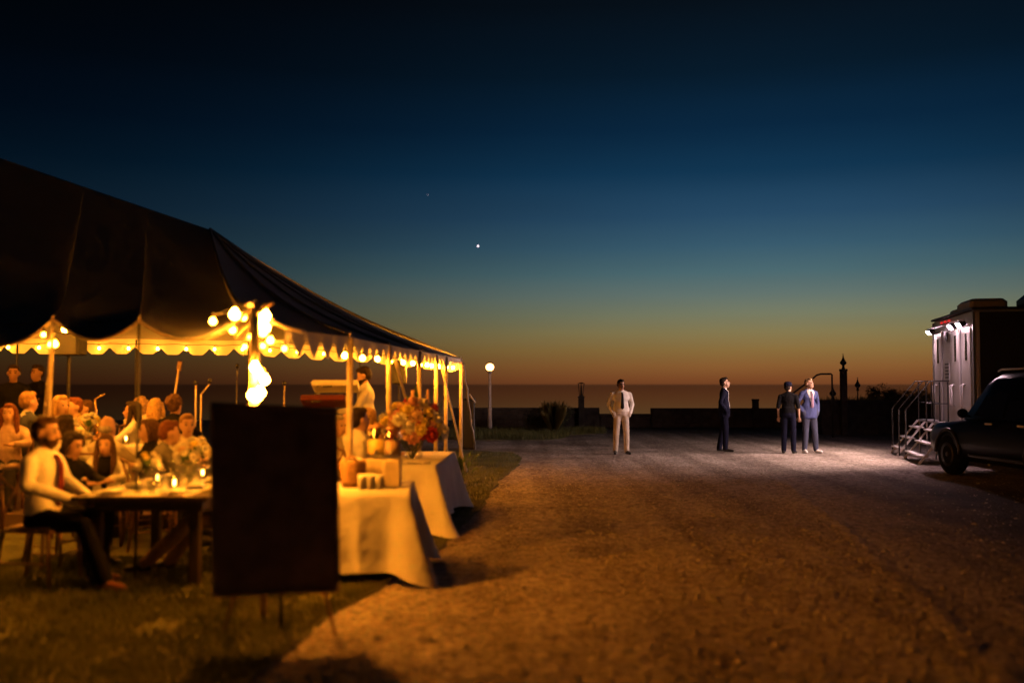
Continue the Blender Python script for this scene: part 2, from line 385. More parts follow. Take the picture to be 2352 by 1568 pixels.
# thick webbing along the open hem, facing the lawn
MB().tube([p - TO for hem, _ in sn for p in hem[:-1]], .014, 6).build('hem_webbing', WEB, tent, True)
MB().tube([p - TO for p in sr[0][0][:11]], .02, 6).build('hem_webbing', WEB, tent, True)
def valance(panels, drop, sw, name, skip=0., top_gap=0., depth=.45):
    m = MB(); vs, fs = [], []
    pts = [p for hem, _ in panels for p in hem[:-1]] + [panels[-1][0][-1]]
    d = 0; acc = [0]
    for a, b in zip(pts, pts[1:]): d += (b - a).length; acc.append(d)
    N = int((d - skip) / (sw / 12)); j = 0
    for i in range(N + 1):
        s = skip + (d - skip) * i / N
        while j < len(acc) - 2 and acc[j + 1] < s: j += 1
        p = pts[j].lerp(pts[j + 1], (s - acc[j]) / max(1e-6, acc[j + 1] - acc[j])); t = (s / sw) % 1.
        w = abs(2 * t - 1); prof = 1 if w < .42 else max(0., 1 - (w - .42) / .58) ** .8
        nrm = (pts[j + 1] - pts[j]).cross(Vector((0, 0, 1))).normalized()
        dr = drop * (1 - depth) + drop * depth * prof; wv = .018 * math.sin(6.28 * t) + .012 * math.sin(s * 1.9)
        for u in (0, .35, .7, 1): vs.append(p + Vector((0, 0, -dr * u)) + nrm * wv * u - TO)
    for i in range(N):
        for u in range(3): fs.append((i * 4 + u, i * 4 + u + 1, (i + 1) * 4 + u + 1, (i + 1) * 4 + u))
    return m.add(vs, fs).build(name, FABV, tent, True)
valance(sr, .235, .36, 'valance', skip=.62, depth=.8)
valance(sf, .27, .43, 'valance', depth=.5)
valance(sl, .25, .43, 'valance')
# side poles, each on its spike; tops sit under the hem
CORDP = M('dark_pole', (.012, .011, .010), .7)
def pole(p, h, r_, name='side_pole', lean=(0, 0), mat=None):
    a = Vector((p[0] + lean[0], p[1] + lean[1], 0)); b = Vector((p[0], p[1], h))
    o = MB().tube([a - TO, b - TO], [r_, r_ * .92], 12).build(name, mat or POLE, tent, True)
    MB().tube([b - TO, b - TO + Vector((0, 0, .06))], .008, 6).build('spike', WEB, o); return o
pole(A0, 2.27, .043); pole(near[5], 2.17, .012, mat=CORDP); pole(near[4], 2.20, .017, lean=(-.06, 0)); pole(near[3], 2.18, .03)
for (p, h) in zip(right[1:], rightH[1:]): pole(p, h - .02, .036)
for (p, h) in zip(far[1:-1], farH[1:-1]): pole(p, h - .02, .016, mat=CORDP)
pole(near[1], 2.18, .03); pole(left[1], 2.28, .03)
MB().tube([Vector((-8.6, 13.5, 0)) - TO, PK - TO - Vector((0, 0, .2)) + Vector((.6, 0, -.25))], .06, 12).build('centre_pole', POLE, tent, True)
# head of the corner pole: spreader bars and tie straps
c = Vector((*A0, 2.27)) - TO
MB().tube([c + Vector((.02, -.03, -.06)), c + Vector((.17, -.12, .03))], .017, 8).build('spreader', POLE, tent, True)
MB().tube([c + Vector((-.02, .02, -.09)), c + Vector((-.17, .04, -.24))], .014, 8).build('spreader', POLE, tent, True)
MB().tube([c + Vector((-.01, .02, -.12)), c + Vector((-.1, .06, -.27))], .014, 8).build('spreader', POLE, tent, True)
MB().tube([c + Vector((-.02, .02, -.15)), c + Vector((.02, .03, -.42))], .006, 6).build('strap', WEB, tent)
def guy(a, b, r_=.02, name='guy_strap', knots=0):
    pts = [Vector(a).lerp(Vector(b), t / 12) for t in range(13)]
    if knots: pts = [p + Vector((random.uniform(-.02, .02), 0, random.uniform(-.02, .02))) for p in pts]
    o = MB().tube([p - TO for p in pts], r_, 8).build(name, ROPE if knots else WEB, tent, True)
    e = Vector(b) - TO
    MB().tube([e + Vector((0, 0, -.05)), e + Vector((.01, 0, .1))], .015, 6).build('stake', M('steel', (.4, .4, .42), .35, .1, metal=1), o)
pa = P(905, 818, 13.2); guy(pa, G(985, 1106), .022)
pa = P(1010, 826, 17.2); guy(pa, G(1072, 1088), .021)
guy(P(1064, 834, 19.4), G(1091, 1032), .022, 'guy_rope', 1)
o = MB().tube([P(1078, 905, 22.5) - TO, P(1092, 925, 22.6) - TO], .02, 6).build('rope_tail', ROPE, tent, True)
pa = Vector((near[4][0], near[4][1], 2.2)); guy(pa, (near[4][0] - .12, near[4][1] - .1, 0), .007)

# ------------------------------------------------------------------ string lights
BULB = {}
def bulbmat(L):
    if L not in BULB: BULB[L] = M('lit_bulb_%d' % L, (.9, .7, .4), .4, .02, emit=WARM, es=L)
    return BULB[L]
CORD = M('black_cord', (.02, .02, .02), .6)
def bulb_mesh(r_, L):
    m = MB().lathe([(r_ * .35, r_ * 1.1), (r_ * .55, r_ * .7), (r_ * .95, r_ * .15), (r_, -.2 * r_), (r_ * .8, -.7 * r_), (r_ * .3, -1.02 * r_)][::-1], n=12)
    return m.mesh('bulb', bulbmat(L), True)
SOCK = MB().lathe([(.012, .0), (.014, .02), (.012, .05)], n=8).mesh('socket', CORD)
def string_lights(label, path, bulbs, group='festoon strings of warm bulbs'):
    """path: cord points; bulbs: (position, radius, strength)"""
    o0 = Vector(path[0]); t = thing('string_lights', label, 'string lights', o0, 0, group)
    MB().tube([Vector(p) - o0 for p in path], .006, 5).build('cord', CORD, t)
    cache = {}
    for p, r_, L in bulbs:
        if (r_, L) not in cache: cache[(r_, L)] = bulb_mesh(r_, L)
        b = inst(cache[(r_, L)], 'bulb', t, Vector(p) - o0); s = inst(SOCK, 'socket', b, (0, 0, r_ * .9))
L_FAR, L_IN, L_POLE, L_POLE2 = 170, 2000, 680, 170
pts = [Vector((lerp(far[0][0], far[-1][0], t), lerp(far[0][1], far[-1][1], t) - .16, hfun(farH, .09)(t * 5 * .999) - .02 * math.sin(t * 130) ** 2)) for t in [i / 60 for i in range(61)]]
bs = [(p + Vector((0, 0, -.07)), .03, L_FAR) for i, p in enumerate(pts) if i % 3 == 1 and i > 3]
string_lights('long festoon of warm bulbs strung inside the far scalloped valance', pts, bs)
pts = [Vector((x, 12.2 + .2 * math.sin(x * 2) - .12 * x - .6, 2.62 - .06 * math.sin(x * 4) ** 2)) for x in [-7.5 + i * .25 for i in range(15)]]
string_lights('festoon of warm bulbs hung under the tent roof above the diners', pts, [(p + Vector((0, 0, -.08)), .035, L_IN) for p in pts[1::3]])
hem0 = [p for p in sr[1][0]] + [p for h in sr[2:] for p in h[0]]
pts = [p + Vector((-.12, 0, -.1 - .02 * (i % 3))) for i, p in enumerate(hem0[::3])]
string_lights('festoon of warm bulbs along the inner side of the right valance poles'.replace('right ', 'gravel-side '), pts, [(p + Vector((0, 0, -.06)), .03, 420 if p.y < 14 else 1200) for p in pts[1::3]])
pts = [Vector((x, 8.95 - .40 * (x + 3.2), 2.24 - .03 * math.sin(x * 6) ** 2)) for x in [-6.8 + i * .2 for i in range(18)]]  # unseen string, added to light the diners from the lawn side
string_lights('added festoon of unseen warm bulbs just inside the open tent hem, lighting the diners', pts, [(p + Vector((0, 0, -.07)), .028, 1000) for p in pts[1:-2:2]])
# bulbs round the corner pole
up = [(539, 721, .042), (489, 737, .028), (560, 729, .022), (534, 757, .026), (573, 772, .02), (562, 796, .017), (607, 724, .05), (596, 737, .05), (608, 751, .045), (604, 762, .035), (621, 781, .028), (604, 794, .018), (653, 800, .018)]
lo = [(586, 842, .052), (594, 854, .045), (608, 871, .05), (580, 906, .052), (597, 900, .055), (590, 910, .05)]
upp = [(P(x, y, 8.15 + .12 * (i % 3)), r_, L_POLE if r_ > .04 else L_POLE2) for i, (x, y, r_) in enumerate(up)]
string_lights('tangle of warm bulbs bunched under the head of the corner pole', [p + Vector((0, 0, .05)) for p, _, _ in upp], upp)
lop = [(P(x, y, 7.9), r_ * .74, 950) for x, y, r_ in lo]
string_lights('big warm bulbs wound down the corner pole behind the sign board', [Vector((*A0, 2.1)) + Vector((.05, -.06, 0))] + [p + Vector((0, .02, .06)) for p, _, _ in lop], lop)
pts = [Vector((near[4][0] + .03, near[4][1] - .04, 2.12)), P(118, 788, 9.0), P(124, 785, 9.2)]
string_lights('short drop of warm bulbs at the slim pole among the diners', pts, [(P(119, 790, 9.05), .03, 200), (P(125, 789, 9.15), .03, 200), (P(100, 768, 8.7), .016, 200)])

# ------------------------------------------------------------------ people
SKIN = M('skin', (.50, .30, .20), .55, .06, 14, .001, 60)
SKIN_D = M('skin_tanned', (.34, .19, .12), .55, .06, 14, .001, 60)
EYE = M('eye', (.03, .02, .015), .2); LIP = M('lip', (.33, .13, .10), .5)
def cloth(name, c, v=.12): return M('cloth_' + name, c, .9, v, 6, .022, 13, spec=.12)
C = {'white': cloth('white', (.72, .70, .66)), 'cream': cloth('cream', (.66, .60, .48)), 'black': cloth('black', (.007, .007, .008)), 'navy': cloth('navy', (.006, .007, .02)),
     'blue': cloth('blue', (.055, .07, .17)), 'slate': cloth('slate', (.055, .062, .10)), 'grey': cloth('grey', (.13, .12, .11)), 'stone': cloth('stone', (.52, .46, .40)),
     'charcoal': cloth('charcoal', (.03, .03, .035)), 'tan': cloth('tan', (.42, .29, .17)), 'rust': cloth('rust', (.30, .09, .04)), 'maroon': cloth('maroon', (.12, .018, .02)), 'mauve': cloth('mauve', (.25, .16, .22)),
     'floral': cloth('floral', (.42, .30, .26), .5)}
H = {k: M('hair_' + k, c, .7, .35, 40, .004, 90, spec=.15) for k, c in {'dark': (.022, .014, .009), 'brown': (.075, .04, .02), 'blonde': (.40, .26, .11), 'sandy': (.24, .14, .06), 'auburn': (.13, .045, .018), 'grey': (.34, .31, .28)}.items()}
LEATHER = M('black_leather', (.012, .011, .010), .35, .2); SNEAKER = M('white_sneaker', (.75, .73, .70), .6); BROWNL = M('tan_leather', (.25, .11, .04), .4, .2)

def remeshed(mb, vox, smooth, name):
    me = mb.mesh(name, []); ob = bpy.data.objects.new('tmp', me); COL.objects.link(ob)
    r_ = ob.modifiers.new('r', 'REMESH'); r_.mode = 'VOXEL'; r_.voxel_size = vox
    if smooth:
        s_ = ob.modifiers.new('s', 'SMOOTH'); s_.factor = .5; s_.iterations = smooth
    dg = bpy.context.evaluated_depsgraph_get(); dg.update()
    out = bpy.data.meshes.new_from_object(ob.evaluated_get(dg)); bpy.data.objects.remove(ob); bpy.data.meshes.remove(me)
    out.name = name; return out

class Prims:
    """solids of a figure, each with the tag of what covers it"""
    def __init__(s): s.mb = MB(); s.c = []; s.e = []; s.f = []
    def cap(s, tg, a, b, ra, rb, n=10):
        a, b = Vector(a), Vector(b); d = (b - a); L = d.length; u = d.normalized() if L > 1e-6 else Vector((0, 0, 1))
        pts = [a - u * ra * .95, a - u * ra * .6, a, lerp(a, b, .5), b, b + u * rb * .6, b + u * rb * .95]
        s.mb.tube(pts, [ra * .3, ra * .8, ra, (ra + rb) / 2, rb, rb * .8, rb * .3], n); s.c.append((tg, a, b, ra, rb))
    def ell(s, tg, c, r_, rot=None, n=14, m=9):
        rot = rot or Matrix.Identity(3); s.mb.ball(c, r_, n, m, 0, rot); s.e.append((tg, Vector(c), r_, rot))
    def frus(s, tg, c, rx, ry, hz, rot):
        m = MB().lathe([(.9, -hz), (1., -hz * .9), (.97, 0), (.9, hz)], n=20); c = Vector(c)
        s.mb.add([c + rot @ Vector((x * rx, y * ry, z)) for x, y, z in m.v], m.f); s.f.append((tg, c, rx, ry, hz, rot))
    def classify(s, pts, tags):
        best = np.full(len(pts), 1e9); idx = np.zeros(len(pts), int)
        for tg, a, b, ra, rb in s.c:
            a, b = np.array(a), np.array(b); ab = b - a; t = np.clip(((pts - a) @ ab) / max(1e-9, ab @ ab), 0, 1)
            d = np.linalg.norm(pts - (a + t[:, None] * ab), axis=1) - (ra + (rb - ra) * t)
            k = d < best; best[k] = d[k]; idx[k] = tags.index(tg)
        for tg, c_, r_, rot in s.e:
            q = (pts - np.array(c_)) @ np.array(rot); d = (np.linalg.norm(q / np.array(r_), axis=1) - 1) * min(r_)
            k = d < best; best[k] = d[k]; idx[k] = tags.index(tg)
        for tg, c_, rx, ry, hz, rot in s.f:
            q = (pts - np.array(c_)) @ np.array(rot); d = np.maximum((np.hypot(q[:, 0] / rx, q[:, 1] / ry) - 1) * ry, np.abs(q[:, 2]) - hz)
            k = d < best - .004; best[k] = d[k]; idx[k] = tags.index(tg)
        return idx

def hand(mb, wrist, d, side_, curl, mi, sc=1.):
    d = Vector(d).normalized(); out = Vector((side_, 0, 0)); out = (out - d * out.dot(d)).normalized(); nrm = d.cross(out)
    base = Vector(wrist) + d * .085 * sc
    for k, (off, ln) in enumerate(((-.03, .062), (-.01, .074), (.011, .07), (.03, .055))):
        a = base + out * off * sc; b = a + (d + nrm * curl * .4 * side_) * ln * .5 * sc; e = b + (d * (1 - curl) + nrm * curl * side_).normalized() * ln * .5 * sc
        mb.tube([a - d * .02 * sc, b, e], [.0095 * sc, .009 * sc, .007 * sc], 6, mi)
    a = Vector(wrist) + d * .03 * sc - out * .035 * sc; b = a + (d - out * .8).normalized() * .04 * sc; e = b + (d - out * .15).normalized() * .035 * sc
    mb.tube([a, b, e], [.012 * sc, .011 * sc, .008 * sc], 6, mi)

ARMS = {'down': ((.232, .03, 1.13), (.238, -.06, .89)), 'pocket': ((.262, .08, 1.14), (.195, -.05, .95)), 'table': ((.25, -.14, .80), (.13, -.38, .80)), 'lap': ((.25, -.03, .78), (.10, -.33, .66)),
        'chin': ((.22, -.28, .82), (.07, -.26, 1.03)), 'keys': ((.24, -.12, 1.13), (.16, -.38, 1.10))}
def person(label, loc, rz, top='white', bottom='charcoal', hair='short', hcol='dark', s=1., seated=False, lean=0., arms=('down', 'down'), yaw=0., nod=0., skin=None, shirt=None, vlow=.26, sleeve=1., shoes=None,
           beard=False, tie=None, legs=None, vox=.018, group=None, collar=False, hat=None, wide=1., open_jacket=False):
    skin = skin or SKIN; shoes = shoes or LEATHER; pr = Prims(); dz = -.43 if seated else 0.
    pel = Vector((0, 0, .95 + dz)); Rt = Matrix.Rotation(lean, 3, 'X')
    T = lambda x, y, z: pel + Rt @ Vector((x, y, z))
    # trunk
    pr.ell('top', T(0, -.005, .36), (.168 * wide, .113 * wide, .17), Rt); pr.ell('top', T(0, -.01, .18), (.150 * wide, .108 * wide, .17), Rt)
    pr.cap('top', T(-.12, .01, .43), T(.12, .01, .43), .062, .062)
    for q in (-1, 1): pr.cap('top', T(q * .04, .012, .495), T(q * .145, .01, .44), .044, .052); pr.ell('bottom', T(0, .005, .0), (.166 * wide, .118 * wide, .115), Rt)
    if shirt and not seated: pr.frus('top', T(0, 0, .02), .190 * wide, .138 * wide, .17, Rt)
    else: pr.frus('top', T(0, 0, .10), .166 * wide, .122 * wide, .07, Rt)
    pr.cap('top' if not collar else 'collar', T(0, .01, .485), T(0, 0, .515), .066, .058)
    nk, hd = T(0, 0, .50), T(0, -.022, .65); pr.cap('skin', nk, hd - Rt @ Vector((0, 0, .06)), .054, .05)
    Rh = Matrix.Rotation(yaw, 3, 'Z') @ Matrix.Rotation(lean * .35 + nod, 3, 'X')
    Hd = lambda x, y, z: hd + Rh @ Vector((x, y, z)) * 1.07
    pr.ell('skin', Hd(0, .012, .02), (.075, .096, .098), Rh); pr.ell('beard' if beard else 'skin', Hd(0, -.03, -.06), (.056, .066, .066), Rh); pr.ell('skin', Hd(0, -.035, -.02), (.062, .062, .06), Rh)
    pr.cap('skin', Hd(0, -.092, .0), Hd(0, -.104, -.032), .009, .013)
    for q in (-1, 1): pr.ell('skin', Hd(q * .077, .012, -.012), (.012, .022, .03), Rh)
    # arms
    hands = []
    for q, a in zip((-1, 1), arms):
        e, w = ARMS[a] if isinstance(a, str) else a
        fz = .40 if seated and a in ('down', 'pocket') else 0
        sh = T(q * .172 * wide, .01, .425); we = 1 + (wide - 1) * .4; el = Vector((q * e[0] * we, e[1], e[2] - fz)); wr = Vector((q * w[0] * we, w[1], w[2] - fz))
        if lean and seated: off = Rt @ Vector((0, 0, .45)) - Vector((0, 0, .45)); el += off * .6; wr += off * .45
        pr.cap('top', sh, el, .061, .053); d = (wr - el).normalized()
        if sleeve >= .9: pr.cap('top', el, wr - d * .02, .052, .043)
        else: pr.cap('skin', el, wr, .040, .028)
        if a != 'pocket':
            pr.cap('skin', wr - d * .03, wr + d * .02, .027, .026); pr.ell('skin', wr + d * .055, (.034, .026, .05), d.to_track_quat('Z', 'Y').to_matrix()); hands.append((wr, d, q))
        else: pr.ell('bottom', wr + Vector((-q * .03, 0, -.03)), (.05, .05, .08))
    # legs
    for q in (-1, 1):
        lg = (legs or {}).get(q); hip = pel + Vector((q * .085, 0, -.02))
        if seated: kn, an = lg or ((.11, -.43, .50), (.11, -.40, .09)); 
        else: kn, an = lg or ((.105, -.015, .50), (.115, .03, .085))
        kn, an = Vector((q * kn[0], kn[1], kn[2])), Vector((q * an[0], an[1], an[2]))
        pr.cap('bottom', hip, kn, .094, .074); pr.cap('bottom', kn, an, .074, .062)
        fw = Vector(((q * .25), -1, 0)).normalized(); fw = Vector((an.x - kn.x, an.y - kn.y, 0)).normalized().lerp(fw, .8).normalized() if (an - kn).xy.length > .1 else fw
        pr.cap('shoe', an + Vector((0, .02, -.035)), an + fw * .17 + Vector((0, 0, -.052)), .046, .034)
    tags = ['skin', 'top', 'bottom', 'shoe', 'beard', 'collar']
    mats = [skin, C[top], C[bottom], shoes, H[hcol], C[shirt or top], EYE, LIP, C[shirt or top]]
    me = remeshed(pr.mb, vox, 3, 'person'); n = len(me.polygons); pts = np.empty(n * 3); me.polygons.foreach_get('center', pts); pts = pts.reshape(-1, 3)
    idx = pr.classify(pts, tags)
    if shirt:
        loc_ = (pts - np.array(pel)) @ np.array(Rt); zz = loc_[:, 2]; top_k = (idx == 1) & (loc_[:, 1] < -.035)
        half = np.clip((zz - vlow) * .36 + .004, 0, .085) if not open_jacket else np.where(zz > vlow, .035 + np.clip((zz - .2) * .12, 0, .05), 0)
        idx[top_k & (np.abs(loc_[:, 0]) < half)] = 8
    ex = MB()
    for wr, d, q in hands: hand(ex, wr, d, q, .35, 0)
    for q in (-1, 1):
        ex.ball(Hd(q * .031, -.083, .004), (.014, .010, .009), 8, 5, 6, Rh); ex.tube([Hd(q * .014, -.096, .026), Hd(q * .034, -.094, .031), Hd(q * .05, -.08, .025)], .0055, 5, 4)
    ex.ball(Hd(0, -.094, -.066), (.023, .008, .007), 8, 5, 7, Rh)
    m2 = MB(); vs = np.empty(len(me.vertices) * 3); me.vertices.foreach_get('co', vs); vs = vs.reshape(-1, 3)
    m2.add([tuple(v) for v in vs], [tuple(p.vertices) for p in me.polygons]); m2.m = [int(i) for i in idx]
    k = len(m2.v); m2.v += ex.v; m2.f += [tuple(i + k for i in f) for f in ex.f]; m2.m += ex.m
    bpy.data.meshes.remove(me)
    o = m2.build('person', mats, None, True); o.location = loc; o.rotation_euler = (0, 0, rz); o.scale = (s, s, s); tag(o, label, 'person', group)
    # hair
    if hair:
        hp = MB(); b = lambda c_, r_: hp.ball(Hd(*c_), r_, 16, 11, 0, Rh)
        if hair == 'bald': b((0, .045, -.015), (.081, .07, .05))
        else:
            b((0, .027, .04), (.084, .092, .084)); b((0, .05, .0), (.082, .066, .085)); b((0, -.03, .085), (.055, .05, .035))
        if hair == 'long':
            b((0, .07, -.10), (.088, .05, .16)); b((0, .085, -.22), (.10, .045, .14))
            for q in (-1, 1): hp.tube([Hd(q * .07, -.01, .06), Hd(q * .088, -.005, -.06), Hd(q * .092, -.03, -.2), Hd(q * .075, -.05, -.32)], [.025, .034, .036, .018], 8)
        if hair == 'bob':
            b((0, .05, -.07), (.092, .06, .09))
            for q in (-1, 1): hp.tube([Hd(q * .065, -.02, .07), Hd(q * .086, .0, -.02), Hd(q * .08, .0, -.12)], [.025, .032, .02], 8)
        if hair == 'bun': b((0, .115, .07), (.045, .045, .045))
        if hair == 'curly':
            for i in range(26):
                a, e_ = random.uniform(0, 6.28), random.uniform(-.2, 1.3); b((.082 * math.cos(a) * math.cos(e_), .03 + .085 * max(-.6, math.sin(a)) * math.cos(e_), .03 + .09 * math.sin(e_)), (.028, .028, .028))
        hm = remeshed(hp, .011, 2, 'hair'); hv = hm.vertices
        for v in hv:
            q = v.co; nn = noise.noise(q * 38) * .006 + noise.noise(Vector((q.x * 120, q.y * 120, q.z * 25))) * .003; v.co = q + (q - hd).normalized() * nn
        hm.materials.append(H[hcol]); hm.polygons.foreach_set('use_smooth', [True] * len(hm.polygons))
        inst(hm, 'hair', o)
    if hat:
        m = MB(); prof = [(.094, .03), (.096, .06), (.09, .10), (.06, .125), (.01, .132)]
        hm = MB().lathe(prof, n=18); m.add([Hd(x * .92, y * 1.08 + .015, z) for x, y, z in hm.v], hm.f)
        m.add([Hd(x, y, z) for x, y, z in ((-.07, -.07, .038), (.07, -.07, .038), (.055, -.15, .03), (-.055, -.15, .03), (-.07, -.07, .046), (.07, -.07, .046), (.055, -.15, .038), (-.055, -.15, .038))],
              [(0, 1, 2, 3), (7, 6, 5, 4), (0, 4, 5, 1), (1, 5, 6, 2), (2, 6, 7, 3), (3, 7, 4, 0)])
        m.build('cap', C[hat], o, True)
    if tie:
        yy = lambda z: -.128 - .012 * math.sin(max(0, z - .1) * 7) + max(0, z - .42) * .75
        zs = [.475, .45, .40, .30, .2, .12, .085]; ws = [.02, .016, .022, .03, .036, .04, .004]
        vs = []; fs = []
        for z, w in zip(zs, ws):
            for x, y in ((-w, .0), (w, .0), (w, -.012), (-w, -.012)): vs.append(T(x, yy(z) * wide ** .5 + y, z))
        for i in range(len(zs) - 1):
            for k in range(4): fs.append((i * 4 + k, i * 4 + (k + 1) % 4, i * 4 + 4 + (k + 1) % 4, i * 4 + 4 + k))
        MB().add(vs, fs).build('tie', C[tie], o, True)
    return o

# the four men on the drive
g1 = G(1427, 1043)
person('man in white shirt with loosened dark tie and stone trousers, hands in pockets', g1, R(6), 'white', 'stone', 'short', 'dark', 1.025, arms=('pocket', 'pocket'), skin=SKIN_D, tie='black', nod=.12, yaw=R(14), wide=1.16, vox=.016,
       legs={-1: ((.115, -.01, .5), (.13, .02, .085)), 1: ((.115, -.02, .5), (.13, .01, .085))})
person('man in dark navy suit seen from the side, looking up towards the trailer', G(1664, 1037), R(78), 'navy', 'navy', 'short', 'dark', 1.055, arms=('pocket', 'pocket'), shirt='white', open_jacket=True, vlow=.06, nod=-.16, collar=True, vox=.016,
       legs={-1: ((.10, -.03, .5), (.11, -.02, .085)), 1: ((.11, .03, .5), (.12, .12, .085))})
person('man in black T-shirt, dark jeans and blue cap, back turned, next to the blue suit', G(1812, 1041), R(158), 'black', 'navy', 'short', 'dark', .985, arms=('down', 'down'), sleeve=.4, hat='navy', yaw=R(-20), vox=.016, wide=1.06)
person('sandy-haired man in blue suit, pale tie and white trainers', G(1860, 1040), R(14), 'blue', 'slate', 'short', 'sandy', 1.04, arms=('pocket', 'pocket'), shirt='white', vlow=.2, tie='mauve', collar=True, yaw=R(22), nod=-.12, shoes=SNEAKER, vox=.016,
       legs={-1: ((.10, .0, .5), (.12, .02, .085)), 1: ((.115, -.03, .5), (.16, .0, .085))})

# ------------------------------------------------------------------ chairs
WOOD = M('chair_wood', (.17, .085, .04), .45, .3, 12, col2=(.26, .14, .07)); RATTAN = M('rattan', (.45, .32, .16), .7, .2, 60, .004, 90)
def chair_proto():
    t = thing('crossback_chair', 'x', 'chair')
    MB().prism([(-.20, .19), (-.22, -.2), (.22, -.2), (.20, .19)], .425, .455).build('seat', WOOD, t)
    MB().prism([(-.17, .165), (-.19, -.175), (.19, -.175), (.17, .165)], .455, .468).build('seat_pad', RATTAN, t)
    for q in (-1, 1):
        MB().tube([(q * .19, -.17, .43), (q * .21, -.2, 0)], [.017, .014], 8).build('leg', WOOD, t, True)
        MB().tube([(q * .2, .27, 0), (q * .185, .2, .43), (q * .19, .22, .7), (q * .18, .27, .88)], [.015, .018, .016, .014], 8).build('leg', WOOD, t, True)
        MB().tube([(q * .185, .21, .50), (q * .07, .225, .66), (-q * .1, .255, .80), (-q * .16, .262, .86)], .008, 6).build('cross_bar', WOOD, t, True)
        MB().tube([(q * .205, -.19, .2), (q * .195, .23, .2)], .008, 6).build('stretcher', WOOD, t, True)
    MB().tube([(-.18, .27, .875), (-.09, .295, .9), (.09, .295, .9), (.18, .27, .875)], .017, 8).build('top_rail', WOOD, t, True)
    MB().tube([(-.2, -.195, .25), (.2, -.195, .25)], .008, 6).build('stretcher', WOOD, t, True)
    return t
PROTO = chair_proto(); used_proto = [False]
def chair(loc, rz, s, label):
    o = PROTO if not used_proto[0] else copy_tree(PROTO); used_proto[0] = True
    o.location = loc; o.rotation_euler = (0, 0, rz); o.scale = (s, s, s); o['label'] = label; o['group'] = 'wooden chairs of the diners'; return o

def guest(label, px, py, y, rz, floor=0., chair_label=None, lean=0., **k):
    """seated diner whose crown shows at the pixel; chair under them"""
    p = P(px, py, y); s = (p.z - floor) / 1.315; s = max(.84, min(1.1, s)); rz = R(rz)
    sw = math.sin(lean) * .8 * s; off = Vector((-math.sin(rz) * -1, -math.cos(rz), 0)) * sw      # the head leads the hips when leaning
    loc = Vector((p.x, p.y, floor)) - off
    k.setdefault('arms', ('table', 'table')); k.setdefault('group', 'wedding guests seated at the tables')
    o = person(label, loc, rz, s=s, seated=True, lean=lean, vox=k.pop('vox', .02), **k)
    if chair_label: chair(loc, rz, s, chair_label)
    return o
guest('bearded man in white shirt and dark red tie sitting side-on at the dark table', 103, 948, 8.25, 82, chair_label='wooden chair under the bearded man in the white shirt', top='white', bottom='black', hair='short', hcol='brown', beard=True, tie='maroon', arms=('lap', 'lap'), vox=.014, shoes=BROWNL, nod=.05,
      legs={1: ((.11, -.46, .51), (.12, -.36, .09)), -1: ((.12, -.42, .50), (.14, -.60, .09))})
guest('dark-haired guest in black top bending over the table', 170, 982, 9.15, 70, lean=.16, chair_label='wooden chair under the guest in the black top', top='black', hair='bob', hcol='dark', nod=.25)
guest('woman with long brown hair and white jacket facing the lawn', 243, 990, 10.2, 8, lean=.12, chair_label='wooden chair under the woman in the white jacket', top='white', hair='long', hcol='brown', shirt='black', vlow=.12)
guest('bald man in pale shirt with his back turned', 246, 950, 11.0, 165, chair_label='wooden chair under the bald man', top='cream', hair='bald', hcol='grey')
guest('woman with brown hair and black dress turned to her neighbour', 344, 956, 10.95, -60, lean=.05, chair_label='wooden chair under the woman in the black dress', top='black', hair='bob', hcol='brown', sleeve=.4)
guest('broad man in grey jacket leaning towards the table flowers', 393, 956, 10.15, 120, lean=.2, chair_label='wooden chair under the man in the grey jacket', top='grey', hair='short', hcol='auburn', shirt='white', wide=1.12)
guest('fair-haired man in pale shirt facing the flowers', 430, 945, 11.2, 30, chair_label='wooden chair under the man in the pale shirt', top='cream', hair='short', hcol='sandy')
guest('dark-haired woman in sleeveless white dress seen in profile', 308, 917, 12.7, -80, .18, 'wooden chair under the woman in the white dress', top='white', hair='long', hcol='dark', sleeve=.3)
guest('blonde woman with straight hair, her back to the lawn, beside the dark-haired profile', 323, 906, 14.1, 178, .18, 'wooden chair under the blonde behind the white dress', top='cream', hair='bob', hcol='blonde')
guest('blonde woman with very long hair down her back', 357, 910, 13.4, 185, .18, 'wooden chair under the long-haired blonde', top='cream', hair='long', hcol='blonde')
guest('man with thick brown curls and black collar, back turned', 401, 904, 12.8, 172, .18, 'wooden chair under the curly-haired man', top='black', hair='curly', hcol='brown')
guest('blonde woman in yellow blouse talking to the man beside her', 138, 903, 12.3, 60, .18, 'wooden chair under the blonde in the yellow blouse', top='cream', hair='bob', hcol='blonde')
guest('ruddy man resting his chin on his hands', 174, 908, 13.1, -40, .18, 'wooden chair under the man with his chin on his hands', top='tan', hair='short', hcol='auburn', arms=('chin', 'chin'))
guest('guest with raised hand beyond the ruddy man', 199, 914, 13.9, -50, .18, 'wooden chair under the guest with the raised hand', top='floral', hair='short', hcol='brown', arms=('table', 'chin'))
guest('man in dark suit and white collar turned away beside the slim pole', 64, 894, 12.6, 150, .18, 'wooden chair under the suited man by the slim pole', top='slate', hair='short', hcol='sandy', shirt='white', collar=True)
guest('red-haired woman in patterned dress facing out over the lawn', 22, 922, 12.0, 15, .18, 'wooden chair under the red-haired woman', top='floral', hair='long', hcol='auburn')
guest('dark-haired child in white top behind the bearded man', 148, 947, 10.95, 150, chair_label='wooden chair under the dark-haired child', top='white', hair='bob', hcol='dark')
guest('white-haired guest in pale clothes between sign board and pole', 774, 947, 11.6, 60, chair_label='wooden chair under the white-haired guest', top='cream', hair='short', hcol='grey', lean=.08)
